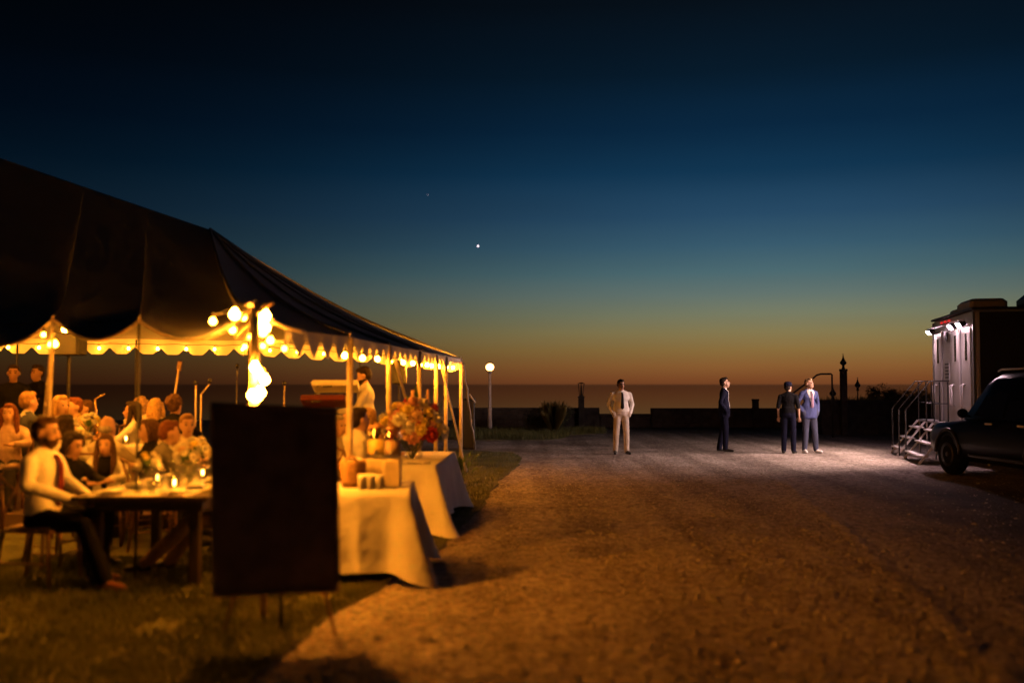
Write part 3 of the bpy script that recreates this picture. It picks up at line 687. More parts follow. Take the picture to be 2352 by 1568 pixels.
guest('older pink-faced man next to the white-haired guest', 794, 944, 12.3, 40, chair_label='wooden chair under the pink-faced man', top='cream', hair='bald', hcol='grey')
guest('dark-haired man in white shirt and black braces sitting behind the drinks table', 822, 930, 10.95, 130, chair_label='wooden chair under the man behind the drinks table', top='white', bottom='black', hair='short', hcol='dark', wide=1.08)
guest('blonde woman in navy dress beside the pole by the flowers', 846, 931, 12.0, -50, chair_label='wooden chair under the blonde in navy', top='navy', hair='long', hcol='blonde')
guest('guest in tan trousers hidden behind the sign board, legs stretched under the table', 560, 990, 8.85, -88, chair_label='wooden chair behind the sign board', top='grey', bottom='tan', hair='short', hcol='brown', arms=('lap', 'lap'),
      legs={1: ((.11, -.44, .50), (.12, -.86, .11)), -1: ((.12, -.42, .47), (.10, -.70, .10))}, shoes=LEATHER)
k = P(845, 833, 13.85)
person('bearded keyboard player in pale shirt, looking down at his hands', (k.x, k.y, .18), R(-88), 'white', 'charcoal', 'short', 'dark', .995, arms=('keys', 'keys'), beard=True, nod=.35, lean=.06, vox=.017, wide=1.1)
person('musician in black suit standing in the shadow behind the red-haired woman', (P(32, 830, 14.6).x, 14.6, .18), R(20), 'black', 'black', 'short', 'dark', 1.02, skin=SKIN_D)
person('second dark-suited musician beside the slim pole at the stage edge', (P(88, 830, 15.6).x, 15.6, .18), R(-20), 'black', 'black', 'short', 'dark', 1.03, skin=SKIN_D)

# ------------------------------------------------------------------ stage and music gear
DECK = M('deck_wood', (.10, .065, .04), .6, .3, 5, .003, 30)
BLACKP = M('black_plastic', (.008, .008, .008), .5, .2, 20); STEEL = M('steel', (.4, .4, .42), .35, .1, metal=1); BRASS = M('brass', (.75, .5, .16), .25, .1, metal=1)
st = thing('stage', 'low dark timber stage under the tent carrying the band and rear diners', 'stage', (-5, 13, 0))
SP = [(-8.5, 11.35), (-2.3, 11.35), (-2.3, 13.1), (-1.62, 13.1), (-1.62, 16.6), (-8.5, 16.6)]
MB().prism([(x + 5, y - 13) for x, y in SP], .0, .14).build('skirting', DECK, st)
for i in range(42):
    y0 = -1.65 + i * .125; x1 = 2.70 if y0 + .12 < .1 else 3.38
    MB().box(((x1 - 3.5) / 2, y0 + .06, .16), (x1 + 3.5, .119, .04)).build('plank', DECK, st)
def keyboard(loc, w, label, front):
    t = thing('keyboard', label, 'keyboard', loc)
    MB().box((0, 0, 0), (w, .26, .085), Euler((R(-24), 0, 0)), bev=.012).build('case', front, t)
    kb = MB(); 
    for i in range(26): kb.box((-w / 2 + .03 + i * (w - .06) / 26, .03, .055), ((w - .06) / 26 * .9, .13, .012), Euler((R(-24), 0, 0)))
    tag(kb.build('key_bank', C['white'], t), kind='stuff')
    MB().box((-w * .15, -.132, .0), (.13, .006, .022)).build('name_strip', BLACKP, t)
    for q in (-.36, .3): MB().box((w * q, -.132, .0), (.03, .006, .012)).build('port', BLACKP, t)
    return t
IV = M('ivory_case', (.72, .66, .52), .5, .08)
REDC = M('red_case', (.09, .012, .01), .4, .2)
k1 = P(772, 887, 13.5); keyboard(k1, .62, 'pale synthesizer on the upper tier of the keyboard stand', IV)
k2 = P(745, 921, 13.5); keyboard(k2, .6, 'red keyboard on the lower tier under the pale synthesizer', REDC)
t = thing('keyboard_stand', 'black two-tier keyboard stand on the stage', 'stand', (k1.x - .06, 13.66, .18))
for q in (-.22, .22):
    MB().tube([(q, .02, .0), (q, .02, 1.36)], .018, 8).build('post', BLACKP, t, True)
    MB().tube([(q, .1, 1.34), (q, -.2, 1.34)], .014, 6).build('arm', BLACKP, t); MB().tube([(q, .1, 1.13), (q, -.2, 1.13)], .014, 6).build('arm', BLACKP, t)
    MB().tube([(q, -.25, .015), (q, .3, .015)], .018, 8).build('foot', BLACKP, t)
MB().tube([(-.22, .02, .5), (.22, .02, .5)], .014, 6).build('crossbar', BLACKP, t)
def mic_stand(px, ytop, y, label, boom=None, lit=STEEL, h0=.18):
    p = P(px, ytop, y); t = thing('microphone_stand', label, 'microphone stand', (p.x, p.y, h0), 0, 'microphone stands of the band'); h = p.z - h0
    MB().lathe([(.13, 0), (.13, .015), (.02, .03)], n=16).build('base', BLACKP, t); MB().tube([(0, 0, .02), (0, 0, h)], .011, 8).build('pole', lit, t, True)
    tip = Vector((0, 0, h))
    if boom:
        q = P(boom[0], boom[1], y); tip = Vector((q.x - p.x, 0, q.z - h0)); MB().tube([(0, 0, h), tip], .009, 8).build('boom', lit, t, True)
    m = MB().ball(tip + Vector((0, -.02, .03)), (.026, .026, .034), 10, 7).build('microphone', BLACKP, t, True); return t
mic_stand(544, 872, 14.3, 'upright microphone stand beside the corner pole', (546, 845))
mic_stand(450, 884, 12.9, 'microphone stand with clip on top behind the fair-haired man', None, POLE)
mic_stand(462, 905, 13.2, 'microphone stand with slanting boom behind the fair-haired man', (483, 880), POLE)
mic_stand(156, 818, 15.2, 'tall thin stand under the hanging loudspeaker', None, BLACKP)
mic_stand(653, 908, 14.0, 'short microphone stand with wooden-looking grip on the stage', (654, 885), POLE)
def speaker(px, py, y, w, h, label, stand):
    p = P(px, py, y); t = thing('loudspeaker', label, 'loudspeaker', (p.x, p.y, .18))
    z = p.z - .18
    MB().box((0, 0, z), (w, w * .9, h), bev=.02).build('cabinet', BLACKP, t); MB().box((0, -w * .45 - .006, z), (w * .88, .008, h * .9)).build('grille', M('grille', (.03, .03, .03), .6, .3, 200), t)
    MB().tube([(0, 0, .3), (0, 0, z - h / 2)], .018, 8).build('pole', BLACKP, t)
    for k in range(3):
        a = k * 2.09 + .5; MB().tube([(0, 0, .75), (math.cos(a) * .45, math.sin(a) * .45, 0)], .012, 6).build('leg', BLACKP, t)
speaker(160, 791, 13.6, .36, .30, 'black loudspeaker on a stand in front of the lit far valance', 1)
speaker(917, 855, 15.2, .22, .36, 'black loudspeaker on a stand behind the keyboard player', 1)
p = P(410, 848, 14.4); b0 = P(398, 930, 14.3)
t = thing('electric_guitar', 'upright guitar with pale neck behind the curly-haired man', 'guitar', (b0.x, b0.y, .18))
d = p - Vector((b0.x, b0.y, .18)); e = b0 - Vector((b0.x, b0.y, .18))
nk_o = MB().tube([e - (d - e) * 1.2, d], .024, 8, flat=.6).build('neck', POLE, t, True)
MB().box(d + Vector((.012, 0, .05)), (.07, .02, .14), Euler((0, R(8), 0)), bev=.01).build('headstock', WOOD, t)
bm_ = MB(); q0 = e - (d - e) * 1.2
hm = MB().lathe([(.0, -.025), (.17, -.025), (.185, 0), (.17, .025), (.0, .025)], n=20, wob=lambda a, z: .16 * math.cos(2 * a)); bm_.add([(x + q0.x, z + q0.y, y + q0.z) for x, y, z in hm.v], hm.f); bm_.build('body', REDC, t, True)
MB().tube([(q0.x - .15, .12, 0), (q0.x, .03, q0.z - .1), (q0.x + .15, .12, 0)], .012, 6).build('stand', BLACKP, t)
sx = P(222, 908, 13.6); t = thing('saxophone', 'brass saxophone on its stand behind the bald man', 'saxophone', (sx.x, 13.6, .18))
h = sx.z - .18
MB().tube([(.11, 0, h + .02), (.03, 0, h - .02), (-.02, 0, h - .05), (-.01, 0, h - .2), (.02, 0, h - .55), (.06, 0, h - .62), (.12, 0, h - .56), (.14, 0, h - .36), (.17, 0, h - .3)], [.009, .011, .014, .018, .03, .036, .042, .05, .07], 10).build('body', BRASS, t, True)
MB().tube([(.05, .02, h - .6), (.05, .1, 0)], .012, 6).build('stand', BLACKP, t)
MB().lathe([(.14, 0), (.14, .02), (.02, .03)], (.05, .1, 0), 12).build('base', BLACKP, t)

# ------------------------------------------------------------------ tables and what stands on them
LINEN = M('white_linen', (.74, .71, .66), .85, .06, 4, .03, 6); GLASS = M('clear_glass', (.9, .9, .88), .05, .02)
_n, _l = GLASS.node_tree.nodes, GLASS.node_tree.links
_t = _n.new('ShaderNodeBsdfTransparent'); _t.inputs[0].default_value = (.93, .94, .92, 1); _g = _n.new('ShaderNodeBsdfGlossy'); _g.inputs['Roughness'].default_value = .06
_f = _n.new('ShaderNodeLayerWeight'); _f.inputs[0].default_value = .25; _x = _n.new('ShaderNodeMixShader'); _fm = _n.new('ShaderNodeMath'); _fm.operation = 'MULTIPLY_ADD'; _fm.inputs[1].default_value = .45; _fm.inputs[2].default_value = .04; _l.new(_f.outputs['Facing'], _fm.inputs[0]); _l.new(_fm.outputs[0], _x.inputs[0]); _l.new(_t.outputs[0], _x.inputs[1]); _l.new(_g.outputs[0], _x.inputs[2]); _l.new(_x.outputs[0], _n['Material Output'].inputs[0])
TTOP = M('dark_farm_timber', (.022, .013, .008), .5, .35, 7, .003, 30)
CHINA = M('white_china', (.75, .73, .7), .25, .03); WAX = M('candle_wax', (.8, .7, .5), .5, .05); FLAME = M('candle_flame', (1, .6, .2), .5, emit=(1, .45, .08), es=60)
GREEN = M('leaf_green', (.05, .10, .025), .6, .4, 14, transl=.25)
def flower_mesh(col, name, rings=3, r_=.05):
    m = MB(); 
    for q in range(rings):
        n = 9 - q; el = .15 + q * .45
        for k in range(n):
            a = 6.283 * (k + .5 * q) / n; d = Vector((math.cos(a) * math.cos(el), math.sin(a) * math.cos(el), math.sin(el))); sd = Vector((-math.sin(a), math.cos(a), 0)); L = r_ * (1 - .12 * q)
            m.add([d * L * .15, d * L * .65 + sd * L * .3, d * L + Vector((0, 0, L * .15)), d * L * .65 - sd * L * .3], [(0, 1, 2, 3)])
    m.ball((0, 0, r_ * .45), r_ * .42, 8, 5)
    return m.mesh('flower', M('petal_' + name, col, .6, .2, 30, transl=.25), True)
FL = {k: flower_mesh(c_, k) for k, c_ in {'white': (.82, .80, .72), 'yellow': (.80, .66, .14), 'pink': (.70, .36, .30), 'red': (.5, .04, .03), 'peach': (.78, .55, .34)}.items()}
def leaf(L, w):
    vs = []; fs = []
    for i in range(5):
        t = i / 4; ww = w * math.sin(math.pi * min(.97, t * .85 + .12)); zz = .25 * L * math.sin(t * 1.6)
        vs += [(-ww, t * L, zz + ww * .3), (ww, t * L, zz + ww * .3)]
    for i in range(4): fs.append((2 * i, 2 * i + 1, 2 * i + 3, 2 * i + 2))
    return MB().add(vs, fs).mesh('leaf', GREEN, True)
LEAF = leaf(.16, .03); LEAFL = leaf(.34, .045)
def bouquet(t, c, rad, n, cols, hgt, leaves, fs=1., small=False):
    c = Vector(c)
    for i in range(n):
        a = i * 2.4; e = math.acos(1 - (i + .5) / n * 1.15); d = Vector((math.cos(a) * math.sin(e), math.sin(a) * math.sin(e), math.cos(e))); p = c + Vector((d.x * rad, d.y * rad, d.z * hgt)) * random.uniform(.75, 1.12)
        o = inst(FL[random.choice(cols)], 'flower', t, p, d.to_track_quat('Z', 'Y').to_euler(), fs * random.uniform(.7, 1.25))
    sm = MB()
    for i in range(max(5, n // 3)):
        a = random.uniform(0, 6.28); sm.tube([c + Vector((0, 0, -hgt * .9)), c + Vector((math.cos(a) * rad * .7, math.sin(a) * rad * .7, hgt * .3))], .004, 4)
    tag(sm.build('stem_bundle', GREEN, t), kind='stuff')
    for i in range(leaves):
        a = random.uniform(0, 6.28); d = Vector((math.cos(a), math.sin(a), random.uniform(.1, 1.4))).normalized()
        inst(LEAF, 'leaf', t, c + Vector((d.x * rad * .4, d.y * rad * .4, d.z * hgt * .3 - .03)), d.to_track_quat('Y', 'Z').to_euler(), (.55 if small else 1.25) * random.uniform(.8, 1.3))
def vase_flowers(loc, label, cols, s=1., n=9):
    t = thing('flower_vase', label, 'flower vase', loc, 0, 'small vases of flowers on the dinner tables'); t.scale = (s, s, s)
    MB().lathe([(.035, 0), (.045, .02), (.05, .07), (.032, .12), (.036, .14)], n=14).build('vase', GLASS, t, True)
    bouquet(t, (0, 0, .2), .10, n, cols, .09, 6, .8, small=True); return t
GOB = MB().lathe([(.032, 0), (.032, .004), (.005, .012), (.005, .08), (.03, .11), (.036, .15), (.033, .19), (.031, .19), (.033, .15), (.026, .115), (.002, .1)], n=14).mesh('wine_glass', GLASS, True)
TUM = MB().lathe([(.03, 0), (.036, .1), (.034, .1), (.028, .008), (.001, .007)], n=14).mesh('tumbler', GLASS, True)
PLATE = MB().lathe([(.08, 0), (.085, .006), (.13, .016), (.132, .02), (.085, .012), (.001, .01)], n=24).mesh('plate', CHINA, True)
NAPK = MB().box((0, 0, .012), (.11, .2, .02), bev=.006).mesh('napkin', LINEN)
def setp(me, name, loc, label, cat, group, rz=0.): return tag(inst(me, name, None, loc, (0, 0, rz)), label, cat, group)
def candle(loc, label, h=.1, lit=True, group='lit candles on the tables'):
    t = thing('candle', label, 'candle', loc, 0, group)
    MB().lathe([(.038, 0), (.042, .09), (.04, .09), (.035, .006), (.001, .005)], n=14).build('holder', GLASS, t, True); MB().lathe([(.022, .006), (.022, .05), (.003, .052)], n=10).build('wax', WAX, t, True)
    if lit: MB().lathe([(.001, .055), (.010, .068), (.006, .09), (.001, .105)], n=8).build('flame', FLAME, t, True)
# dark dinner table beside the bearded man
T1 = thing('dinner_table', 'dark timber dinner table laid with plates and glasses', 'table', (-2.98, 8.85, 0))
for i in range(6): MB().box((-.455 + i * .182, 0, .733), (.178, 1.7, .034)).build('plank', TTOP, T1)
MB().box((0, 0, .67), (.95, 1.5, .09)).build('apron', TTOP, T1)
for q in (-1, 1):
    for w in (-.68, .68): MB().box((q * .40, w, .355), (.085, .085, .71), bev=.008).build('leg', TTOP, T1)
run = MB().box((-.02, 0, .7545), (.8, 1.66, .005)); o = run.build('table_runner', LINEN); o.location = T1.location; tag(o, 'pale linen runner laid over the dark dinner table', 'table runner')
Z = .7575
gp = {'plate': 'plates on the dark dinner table', 'glass': 'wine glasses on the dark dinner table', 'napkin': 'napkins on the dark dinner table', 'tumbler': 'tumblers on the dark dinner table'}
for i, y in enumerate((8.15, 8.62, 9.1, 9.55)):
    for q in (-1, 1):
        x = -3.0 + q * .26
        setp(PLATE, 'plate', (x, y, Z), 'white china plate set on the dark dinner table', 'plate', gp['plate'])
        setp(NAPK, 'napkin', (x + .02, y, Z + .02), 'folded white napkin lying on a dinner plate', 'napkin', gp['napkin'], q * .2)
        setp(GOB, 'wine_glass', (x - q * .17, y + .16, Z), 'stemmed wine glass standing on the dark dinner table', 'wine glass', gp['glass'])
        setp(GOB, 'wine_glass', (x - q * .08, y + .22, Z), 'stemmed wine glass standing on the dark dinner table', 'wine glass', gp['glass'])
        setp(TUM, 'tumbler', (x - q * .2, y + .02, Z), 'clear water tumbler on the dark dinner table', 'tumbler', gp['tumbler'])
vase_flowers((-3.06, 8.42, Z), 'vase of white and yellow flowers on the dark dinner table, by the bearded man', ['white', 'yellow'], 1.05)
vase_flowers((-2.92, 8.95, Z), 'vase of cream flowers in the middle of the dark dinner table', ['white', 'peach'], 1.1)
vase_flowers((-3.0, 9.5, Z), 'tall vase of yellow flowers at the far end of the dark dinner table', ['yellow', 'white'], 1.25)
for q, (x, y) in enumerate(((-2.8, 8.3), (-2.86, 9.25), (-3.1, 8.75))): candle((x, y, Z), 'candle in a glass cup on the dark dinner table')
# tables at the back on the stage
def round_table(loc, r_, label):
    t = thing('round_table', label, 'table', loc)
    MB().lathe([(.04, .03), (.04, .70)], n=10).build('pedestal', TTOP, t); MB().lathe([(.3, 0), (.28, .03), (.04, .05)], n=16).build('base', TTOP, t); MB().lathe([(r_, .70), (r_, .73)], n=36).build('table_top', TTOP, t)
    MB().lathe([(r_ + .02, .46), (r_ + .015, .60), (r_ + .008, .728), (r_, .736)], n=60, wob=lambda a, z: .02 * math.sin(a * 13) * max(0, (.73 - z) / .27)).build('tablecloth', LINEN, t, True)
round_table((-5.02, 11.78, .18), .42, 'small round table with white cloth on the stage edge')
round_table((-6.0, 13.9, .18), .5, 'round table with white cloth behind the ruddy man')
for (x, y, c_, l_, s_) in ((-5.0, 11.78, ['yellow', 'white'], 'tall vase of pale flowers on the round table at the stage edge', 1.3), (-6.0, 13.9, ['white', 'yellow'], 'vase of small yellow flowers on the round table behind the ruddy man', 1.2)):
    vase_flowers((x, y, .916), l_, c_, s_)
for i in range(6):
    a = i * 1.05; setp(GOB, 'wine_glass', (-5.02 + .28 * math.cos(a), 11.78 + .28 * math.sin(a), .916), 'stemmed wine glass on the round table at the stage edge', 'wine glass', 'wine glasses on the stage-edge table')
cp = P(290, 985, 12.1); round_table((cp.x, cp.y, .18 if cp.z > .93 else .0), .3, 'tiny round candle table beside the woman in the white dress')
candle((cp.x, cp.y, .916), 'lit candle glowing beside the woman in the white dress', lit=True)
# cloth-draped serving tables by the gravel
def drape(name, cx, cy, rz, w, d, h, label, flare=.12, hemz=.11, seed=0):
    t = thing(name, label, 'table', (cx, cy, 0), rz)
    MB().box((0, 0, h - .03), (w - .02, d - .02, .025)).build('table_top', TTOP, t)
    for q in (-1, 1):
        for k in (-1, 1): MB().tube([(q * (w / 2 - .08), k * (d / 2 - .08), 0), (q * (w / 2 - .08), k * (d / 2 - .08), h - .04)], .016, 8).build('leg', STEEL, t)
    per = []; n = 36
    cs = [(-w / 2, -d / 2), (w / 2, -d / 2), (w / 2, d / 2), (-w / 2, d / 2)]
    for i in range(4):
        a, b = Vector(cs[i]), Vector(cs[(i + 1) % 4])
        for k in range(n): per.append((a.lerp(b, k / n), k / n))
    rows = 12; N = len(per); vs = []; fs = []
    for r_ in range(rows + 1):
        u = r_ / rows
        for j, (p, t_) in enumerate(per):
            q = Vector(p); c_ = min(t_, 1 - t_); corner = math.exp(-(c_ / .10) ** 2)
            out = Vector((q.x / (w / 2), q.y / (d / 2))); out = Vector((math.copysign(abs(out.x) ** 6, out.x), math.copysign(abs(out.y) ** 6, out.y)))
            if out.length: out.normalize()
            f = u ** 1.1 * (flare * corner + .035 + .045 * (1 - abs(math.sin(j * .31 + seed + .8 * math.sin(j * .11))) ** .7) + .04 * noise.noise((j * .13, u * 1.4, seed)))
            z = lerp(h, lerp(hemz, .02, corner) + .06 * (1 - corner) * noise.noise((j * .1, 5, seed)), u) - .004 * (u > 0)
            if u > .85: f += .035 * (u - .85) / .15 * (.5 + noise.noise((j * .21, 9, seed)))
            q = q + out * f; vs.append((q.x, q.y, max(.006, z)))
    for r_ in range(rows):
        for j in range(N): fs.append((r_ * N + j, (r_ + 1) * N + j, (r_ + 1) * N + (j + 1) % N, r_ * N + (j + 1) % N))
    fs.append(tuple(range(N)))
    MB().add(vs, fs).build('tablecloth', LINEN, t, True); return t
H1 = .765
drape('drinks_table', -1.30, 8.72, R(3), .86, .86, H1, 'drinks table under a long white cloth next to the sign board', .26, seed=3)
drape('flower_table', -1.22, 12.05, R(-2), .86, 2.3, H1, 'long white-clothed table carrying the big flower arrangement', .24, seed=8)
H1 += .004
# woven basket
JUTE = M('woven_jute', (.32, .17, .07), .85, .35, 70, .01, 55, col2=(.45, .26, .12))
bp = P(810, 1118, 8.62); t = thing('woven_basket', 'brown woven jute basket on the drinks table', 'basket', (bp.x, 8.62, H1))
MB().lathe([(.088, 0), (.1, .05), (.112, .15), (.115, .2), (.105, .235), (.098, .23), (.104, .18), (.09, .02), (.001, .015)], n=28, wob=lambda a, z: .03 * math.sin(a * 3 + 1) * z / .2 + .012 * math.sin(a * 28)).build('bowl', JUTE, t, True)
for q in (-1, 1): MB().tube([(q * .05, -.09, .22), (q * .03, -.1, .26), (-q * .01, -.09, .265), (-q * .03, -.06, .24)], .011, 6).build('handle', JUTE, t, True)
for i in range(6):
    a = i * 1.05; MB().box((.05 * math.cos(a), .05 * math.sin(a), .2), (.05, .02, .1), Euler((.3 * math.sin(a), .3, a)), bev=.006).build('napkin_roll', LINEN, t)
# drinks dispensers
def dispenser(px, y, r_, h, liquid, label, stand):
    p = P(px, 1000, y); t = thing('drinks_dispenser', label, 'drinks dispenser', (p.x, y, H1))
    z0 = 0
    if stand:
        z0 = stand; MB().box((0, 0, stand / 2), (r_ * 1.9, r_ * 1.9, stand), bev=.008).build('plinth', M('pale_crate', (.6, .5, .34), .7, .2, 8), t)
        for q in (-.5, 0, .5): MB().box((q * r_ * 1.2, -r_ * .95 - .006, stand / 2), (r_ * .5, .008, stand * .9)).build('slat', M('pale_crate', (.6, .5, .34), .7), t)
    MB().lathe([(r_ * .85, z0), (r_, z0 + .03), (r_, z0 + h * .8), (r_ * .8, z0 + h * .93), (r_ * .8, z0 + h), (r_ * .77, z0 + h), (r_ * .77, z0 + h * .93), (r_ * .96, z0 + h * .79), (r_ * .96, z0 + .035), (.001, z0 + .02)], n=24).build('jar', GLASS, t, True)
    MB().lathe([(r_ * .9, z0 + .04), (r_ * .94, z0 + .05), (r_ * .94, z0 + h * .62), (.001, z0 + h * .62)], n=24).build('drink', liquid, t, True)
    MB().lathe([(r_ * .86, z0 + h), (r_ * .86, z0 + h + .02), (r_ * .3, z0 + h + .03), (.02, z0 + h + .05)], n=24).build('lid', STEEL if stand == 0 else WOOD, t, True)
    o = MB().tube([(0, -r_ * .97, z0 + .07), (0, -r_ - .04, z0 + .07), (0, -r_ - .05, z0 + .04)], .011, 8).build('tap', STEEL, t, True)
LEMON = M('lemonade', (.85, .62, .16), .2, .1); WATERD = M('iced_tea', (.62, .40, .28), .2, .1)
dispenser(868, 8.92, .098, .27, LEMON, 'glass dispenser of yellow lemonade on a pale crate', .22)
dispenser(902, 8.62, .075, .25, WATERD, 'slimmer glass dispenser of pink drink on a pale crate, nearer the gravel', .24)
CUPS = MB().lathe([(.03, 0), (.036, .09), (.039, .12), (.036, .12), (.03, .01), (.001, .01)], n=14).mesh('paper_cup', LINEN, True)
for i in range(5): setp(CUPS, 'paper_cup', (P(845, 1100, 8.5).x + (i % 3) * .075 - .04, 8.42 + (i // 3) * .08, H1), 'white paper cup on the drinks table', 'paper cup', 'paper cups on the drinks table')
# big arrangement
t = thing('flower_arrangement', 'large loose arrangement of yellow, white, pink and red blooms in a clear vase', 'flower arrangement', (-1.17, 11.9, H1))
MB().lathe([(.09, 0), (.1, .03), (.12, .2), (.15, .26), (.145, .26), (.11, .19), (.001, .03)], n=24).build('vase', GLASS, t, True)
bouquet(t, (-.02, 0, .30), .36, 60, ['yellow', 'white', 'pink', 'peach', 'white', 'yellow', 'pink', 'red'], .36, 34, 1.95)
for i in range(7): inst(FL['red'], 'flower', t, (random.uniform(.02, .26), random.uniform(-.36, -.22), random.uniform(.12, .45)), (R(70), 0, random.uniform(-.5, .5)), random.uniform(.9, 1.3))
for i, (x, z, a) in enumerate(((-.1, .5, -.2), (.05, .62, .1), (.22, .6, .35), (.3, .5, .6), (-.25, .45, -.6), (.34, .25, 1.0))): inst(LEAFL, 'leaf', t, (x, 0, z), Vector((math.sin(a), -.1, math.cos(a))).to_track_quat('Y', 'Z').to_euler(), .8)
for i, x in enumerate((.0, .12, -.12)):
    m = MB(); 
    for k in range(7): m.ball((0, 0, k * .03), (.026 - .002 * k, .026 - .002 * k, .026), 8, 5)
    inst(m.mesh('flower_spike', M('petal_peach', (.72, .42, .22)), True), 'flower_spike', t, (x + .05, -.05, .58), (0, R(18 * (i - 1)), 0), 1.2)
for i in range(4): setp(NAPK, 'napkin', (-1.32 + .1 * i, 11.12 + .05 * (i % 2), H1), 'folded white napkin laid in front of the flower arrangement', 'napkin', 'napkins by the flower arrangement', i * .3)
t = thing('potted_fern', 'small feathery green plant beside the flower table', 'plant', (-.76, 13.7, 0))
MB().lathe([(.1, 0), (.14, .3), (.13, .3), (.001, .26)], n=16).build('pot', BLACKP, t, True)
for i in range(80):
    a = random.uniform(0, 6.28); d = Vector((math.cos(a), math.sin(a), random.uniform(.4, 2))).normalized(); inst(LEAF, 'leaf', t, Vector((0, 0, .3)) + d * random.uniform(.05, .45), d.to_track_quat('Y', 'Z').to_euler(), random.uniform(.45, .9))

# ------------------------------------------------------------------ sign board on its easel, seen from behind
BOARD = M('dark_board', (.22, .15, .125), .7, .35, 5, .002, 30); EAS = M('easel_wood', (.42, .29, .15), .55, .2, 8)
a, b_, c_, d_ = P(484, 923, 6.42), P(773, 936, 6.62), P(778, 1352, 6.50), P(489, 1365, 6.30)
o0 = (c_ + d_) / 2; o0.z = 0; t = thing('sign_board', 'tall dark sign board seen from behind on a slim wooden easel', 'sign board', o0)
nrm = (b_ - a).cross(d_ - a).normalized() * .012
if nrm.y > 0: nrm = -nrm
q = [p - o0 for p in (a, b_, c_, d_)]
MB().add([p + nrm for p in q] + [p - nrm for p in q], [(3, 2, 1, 0), (4, 5, 6, 7), (0, 1, 5, 4), (1, 2, 6, 5), (2, 3, 7, 6), (3, 0, 4, 7)]).build('board', BOARD, t)
def batten(p, r_): return MB().tube([p[0], p[1]], r_, 4).build('batten', BOARD, t)
for u0, u1 in ((q[0], q[1]), (q[3], q[2]), (q[0], q[3]), (q[1], q[2])): batten((u0 * .985 + nrm * 1.3, u1 * .985 + nrm * 1.3), .012)
tp = (q[0] + q[1]) / 2 - nrm * 4
l1, l2 = G(513, 1456) - o0, G(771, 1458) - o0
for l_, f in ((l1, 540), (l2, 746)):
    top = P(f, 1358, 6.55) - o0; up_ = (top - l_); MB().tube([l_, top, top + Vector((0, .03, .12))], [.010, .013, .012], 8).build('leg', EAS, t, True)
    MB().box(top + Vector((0, 0, -.01)), (.045, .05, .018)).build('ledge', EAS, t)
MB().tube([G(645, 1445) - o0, P(646, 1372, 6.75) - o0, tp + Vector((0, .25, -.3))], .014, 8).build('rear_leg', BLACKP, t, True)
MB().tube([G(604, 1418) - o0, P(606, 1366, 7.0) - o0], .02, 6).build('brace', EAS, t, True)

# ------------------------------------------------------------------ back of the place: lamp, walls, lanterns, shrubs
WHITEP = M('white_painted_post', (.6, .55, .52), .6, .1, 8); IRON = M('black_iron', (.012, .012, .012), .5, .2, 12)
lb = G(1125, 990); t = thing('globe_lamp', 'white lamp post with a glowing round globe on the verge', 'street lamp', lb)
gz = P(1126, 843, lb.y).z; mz = P(1125, 937, lb.y).z
MB().tube([(0, 0, 0), (0, 0, mz)], [.082, .078], 14).build('lower_post', WHITEP, t, True); MB().tube([(0, 0, mz), (0, 0, mz + .04), (0, 0, gz - .2)], [.078, .055, .045], 14).build('upper_post', WHITEP, t, True)
MB().lathe([(.05, gz - .21), (.08, gz - .16), (.08, gz - .12)], n=16).build('collar', WHITEP, t, True)
MB().ball((0, 0, gz), (.145, .145, .135), 20, 14).build('globe', M('lamp_globe', (.9, .7, .5), .5, emit=(1, .40, .12), es=9), t, True); MB().lathe([(.10, gz + .13), (.12, gz + .145), (.03, gz + .18)], n=16).build('cap', IRON, t, True)
STONE = M('dark_stone', (.035, .030, .027), .9, .35, 4, .02, 12, col2=(.06, .052, .046)); COPE = M('coping_stone', (.05, .045, .042), .9, .25, 5, .01, 14)
def wall(name, label, px0, px1, ytop, y, thick=.35):
    a, b = P(px0, ytop, y), P(px1, ytop, y); h = a.z; t = thing(name, label, 'wall', ((a.x + b.x) / 2, y, 0), 0, 'low walls along the sea edge'); w = b.x - a.x
    MB().box((0, 0, (h - .06) / 2), (w, thick, h - .06)).build('core', STONE, t)
    nst = 0; x = -w / 2
    z = .0; row = 0
    while z < h - .12:
        hh = random.uniform(.13, .19); hh = min(hh, h - .06 - z); x = -w / 2 + .01
        while x < w / 2 - .1 and nst < 280:
            ww = min(random.uniform(.22, .55), w / 2 - x - .01); MB().box((x + ww / 2, -thick / 2 - .012 + random.uniform(-.008, .008), z + hh / 2), (ww - .02, .05, hh - .02), bev=.012).build('stone', STONE, t); x += ww; nst += 1
        z += hh
    x = -w / 2
    while x < w / 2 - .05:
        ww = min(1.1, w / 2 - x); MB().box((x + ww / 2, 0, h - .03), (ww - .008, thick + .08, .06), bev=.01).build('coping', COPE, t); x += ww
wall('sea_wall', 'low dark stone wall behind the globe lamp and bush', 1040, 1376, 936, 38.2)
wall('sea_wall', 'lowest stretch of dark stone wall behind the man in the white shirt', 1377, 1494, 950, 38.3)
wall('sea_wall', 'long dark stone wall behind the man in the navy suit', 1495, 1880, 937, 38.2)
wall('garden_wall', 'taller dark stone wall behind the man in the blue suit', 1882, 2420, 918, 33.0, .45)
def pier(px, ytop, y, wpx, label):
    p = P(px, ytop, y); w = wpx / FPX * y; t = thing('stone_pier', label, 'pillar', (p.x, y, 0), 0, 'stone piers on the sea wall')
    MB().box((0, 0, p.z / 2 - .04), (w, w, p.z - .08), bev=.01).build('shaft', STONE, t); MB().box((0, 0, p.z - .04), (w * 1.12, w * 1.12, .08), bev=.01).build('cap', COPE, t); return p
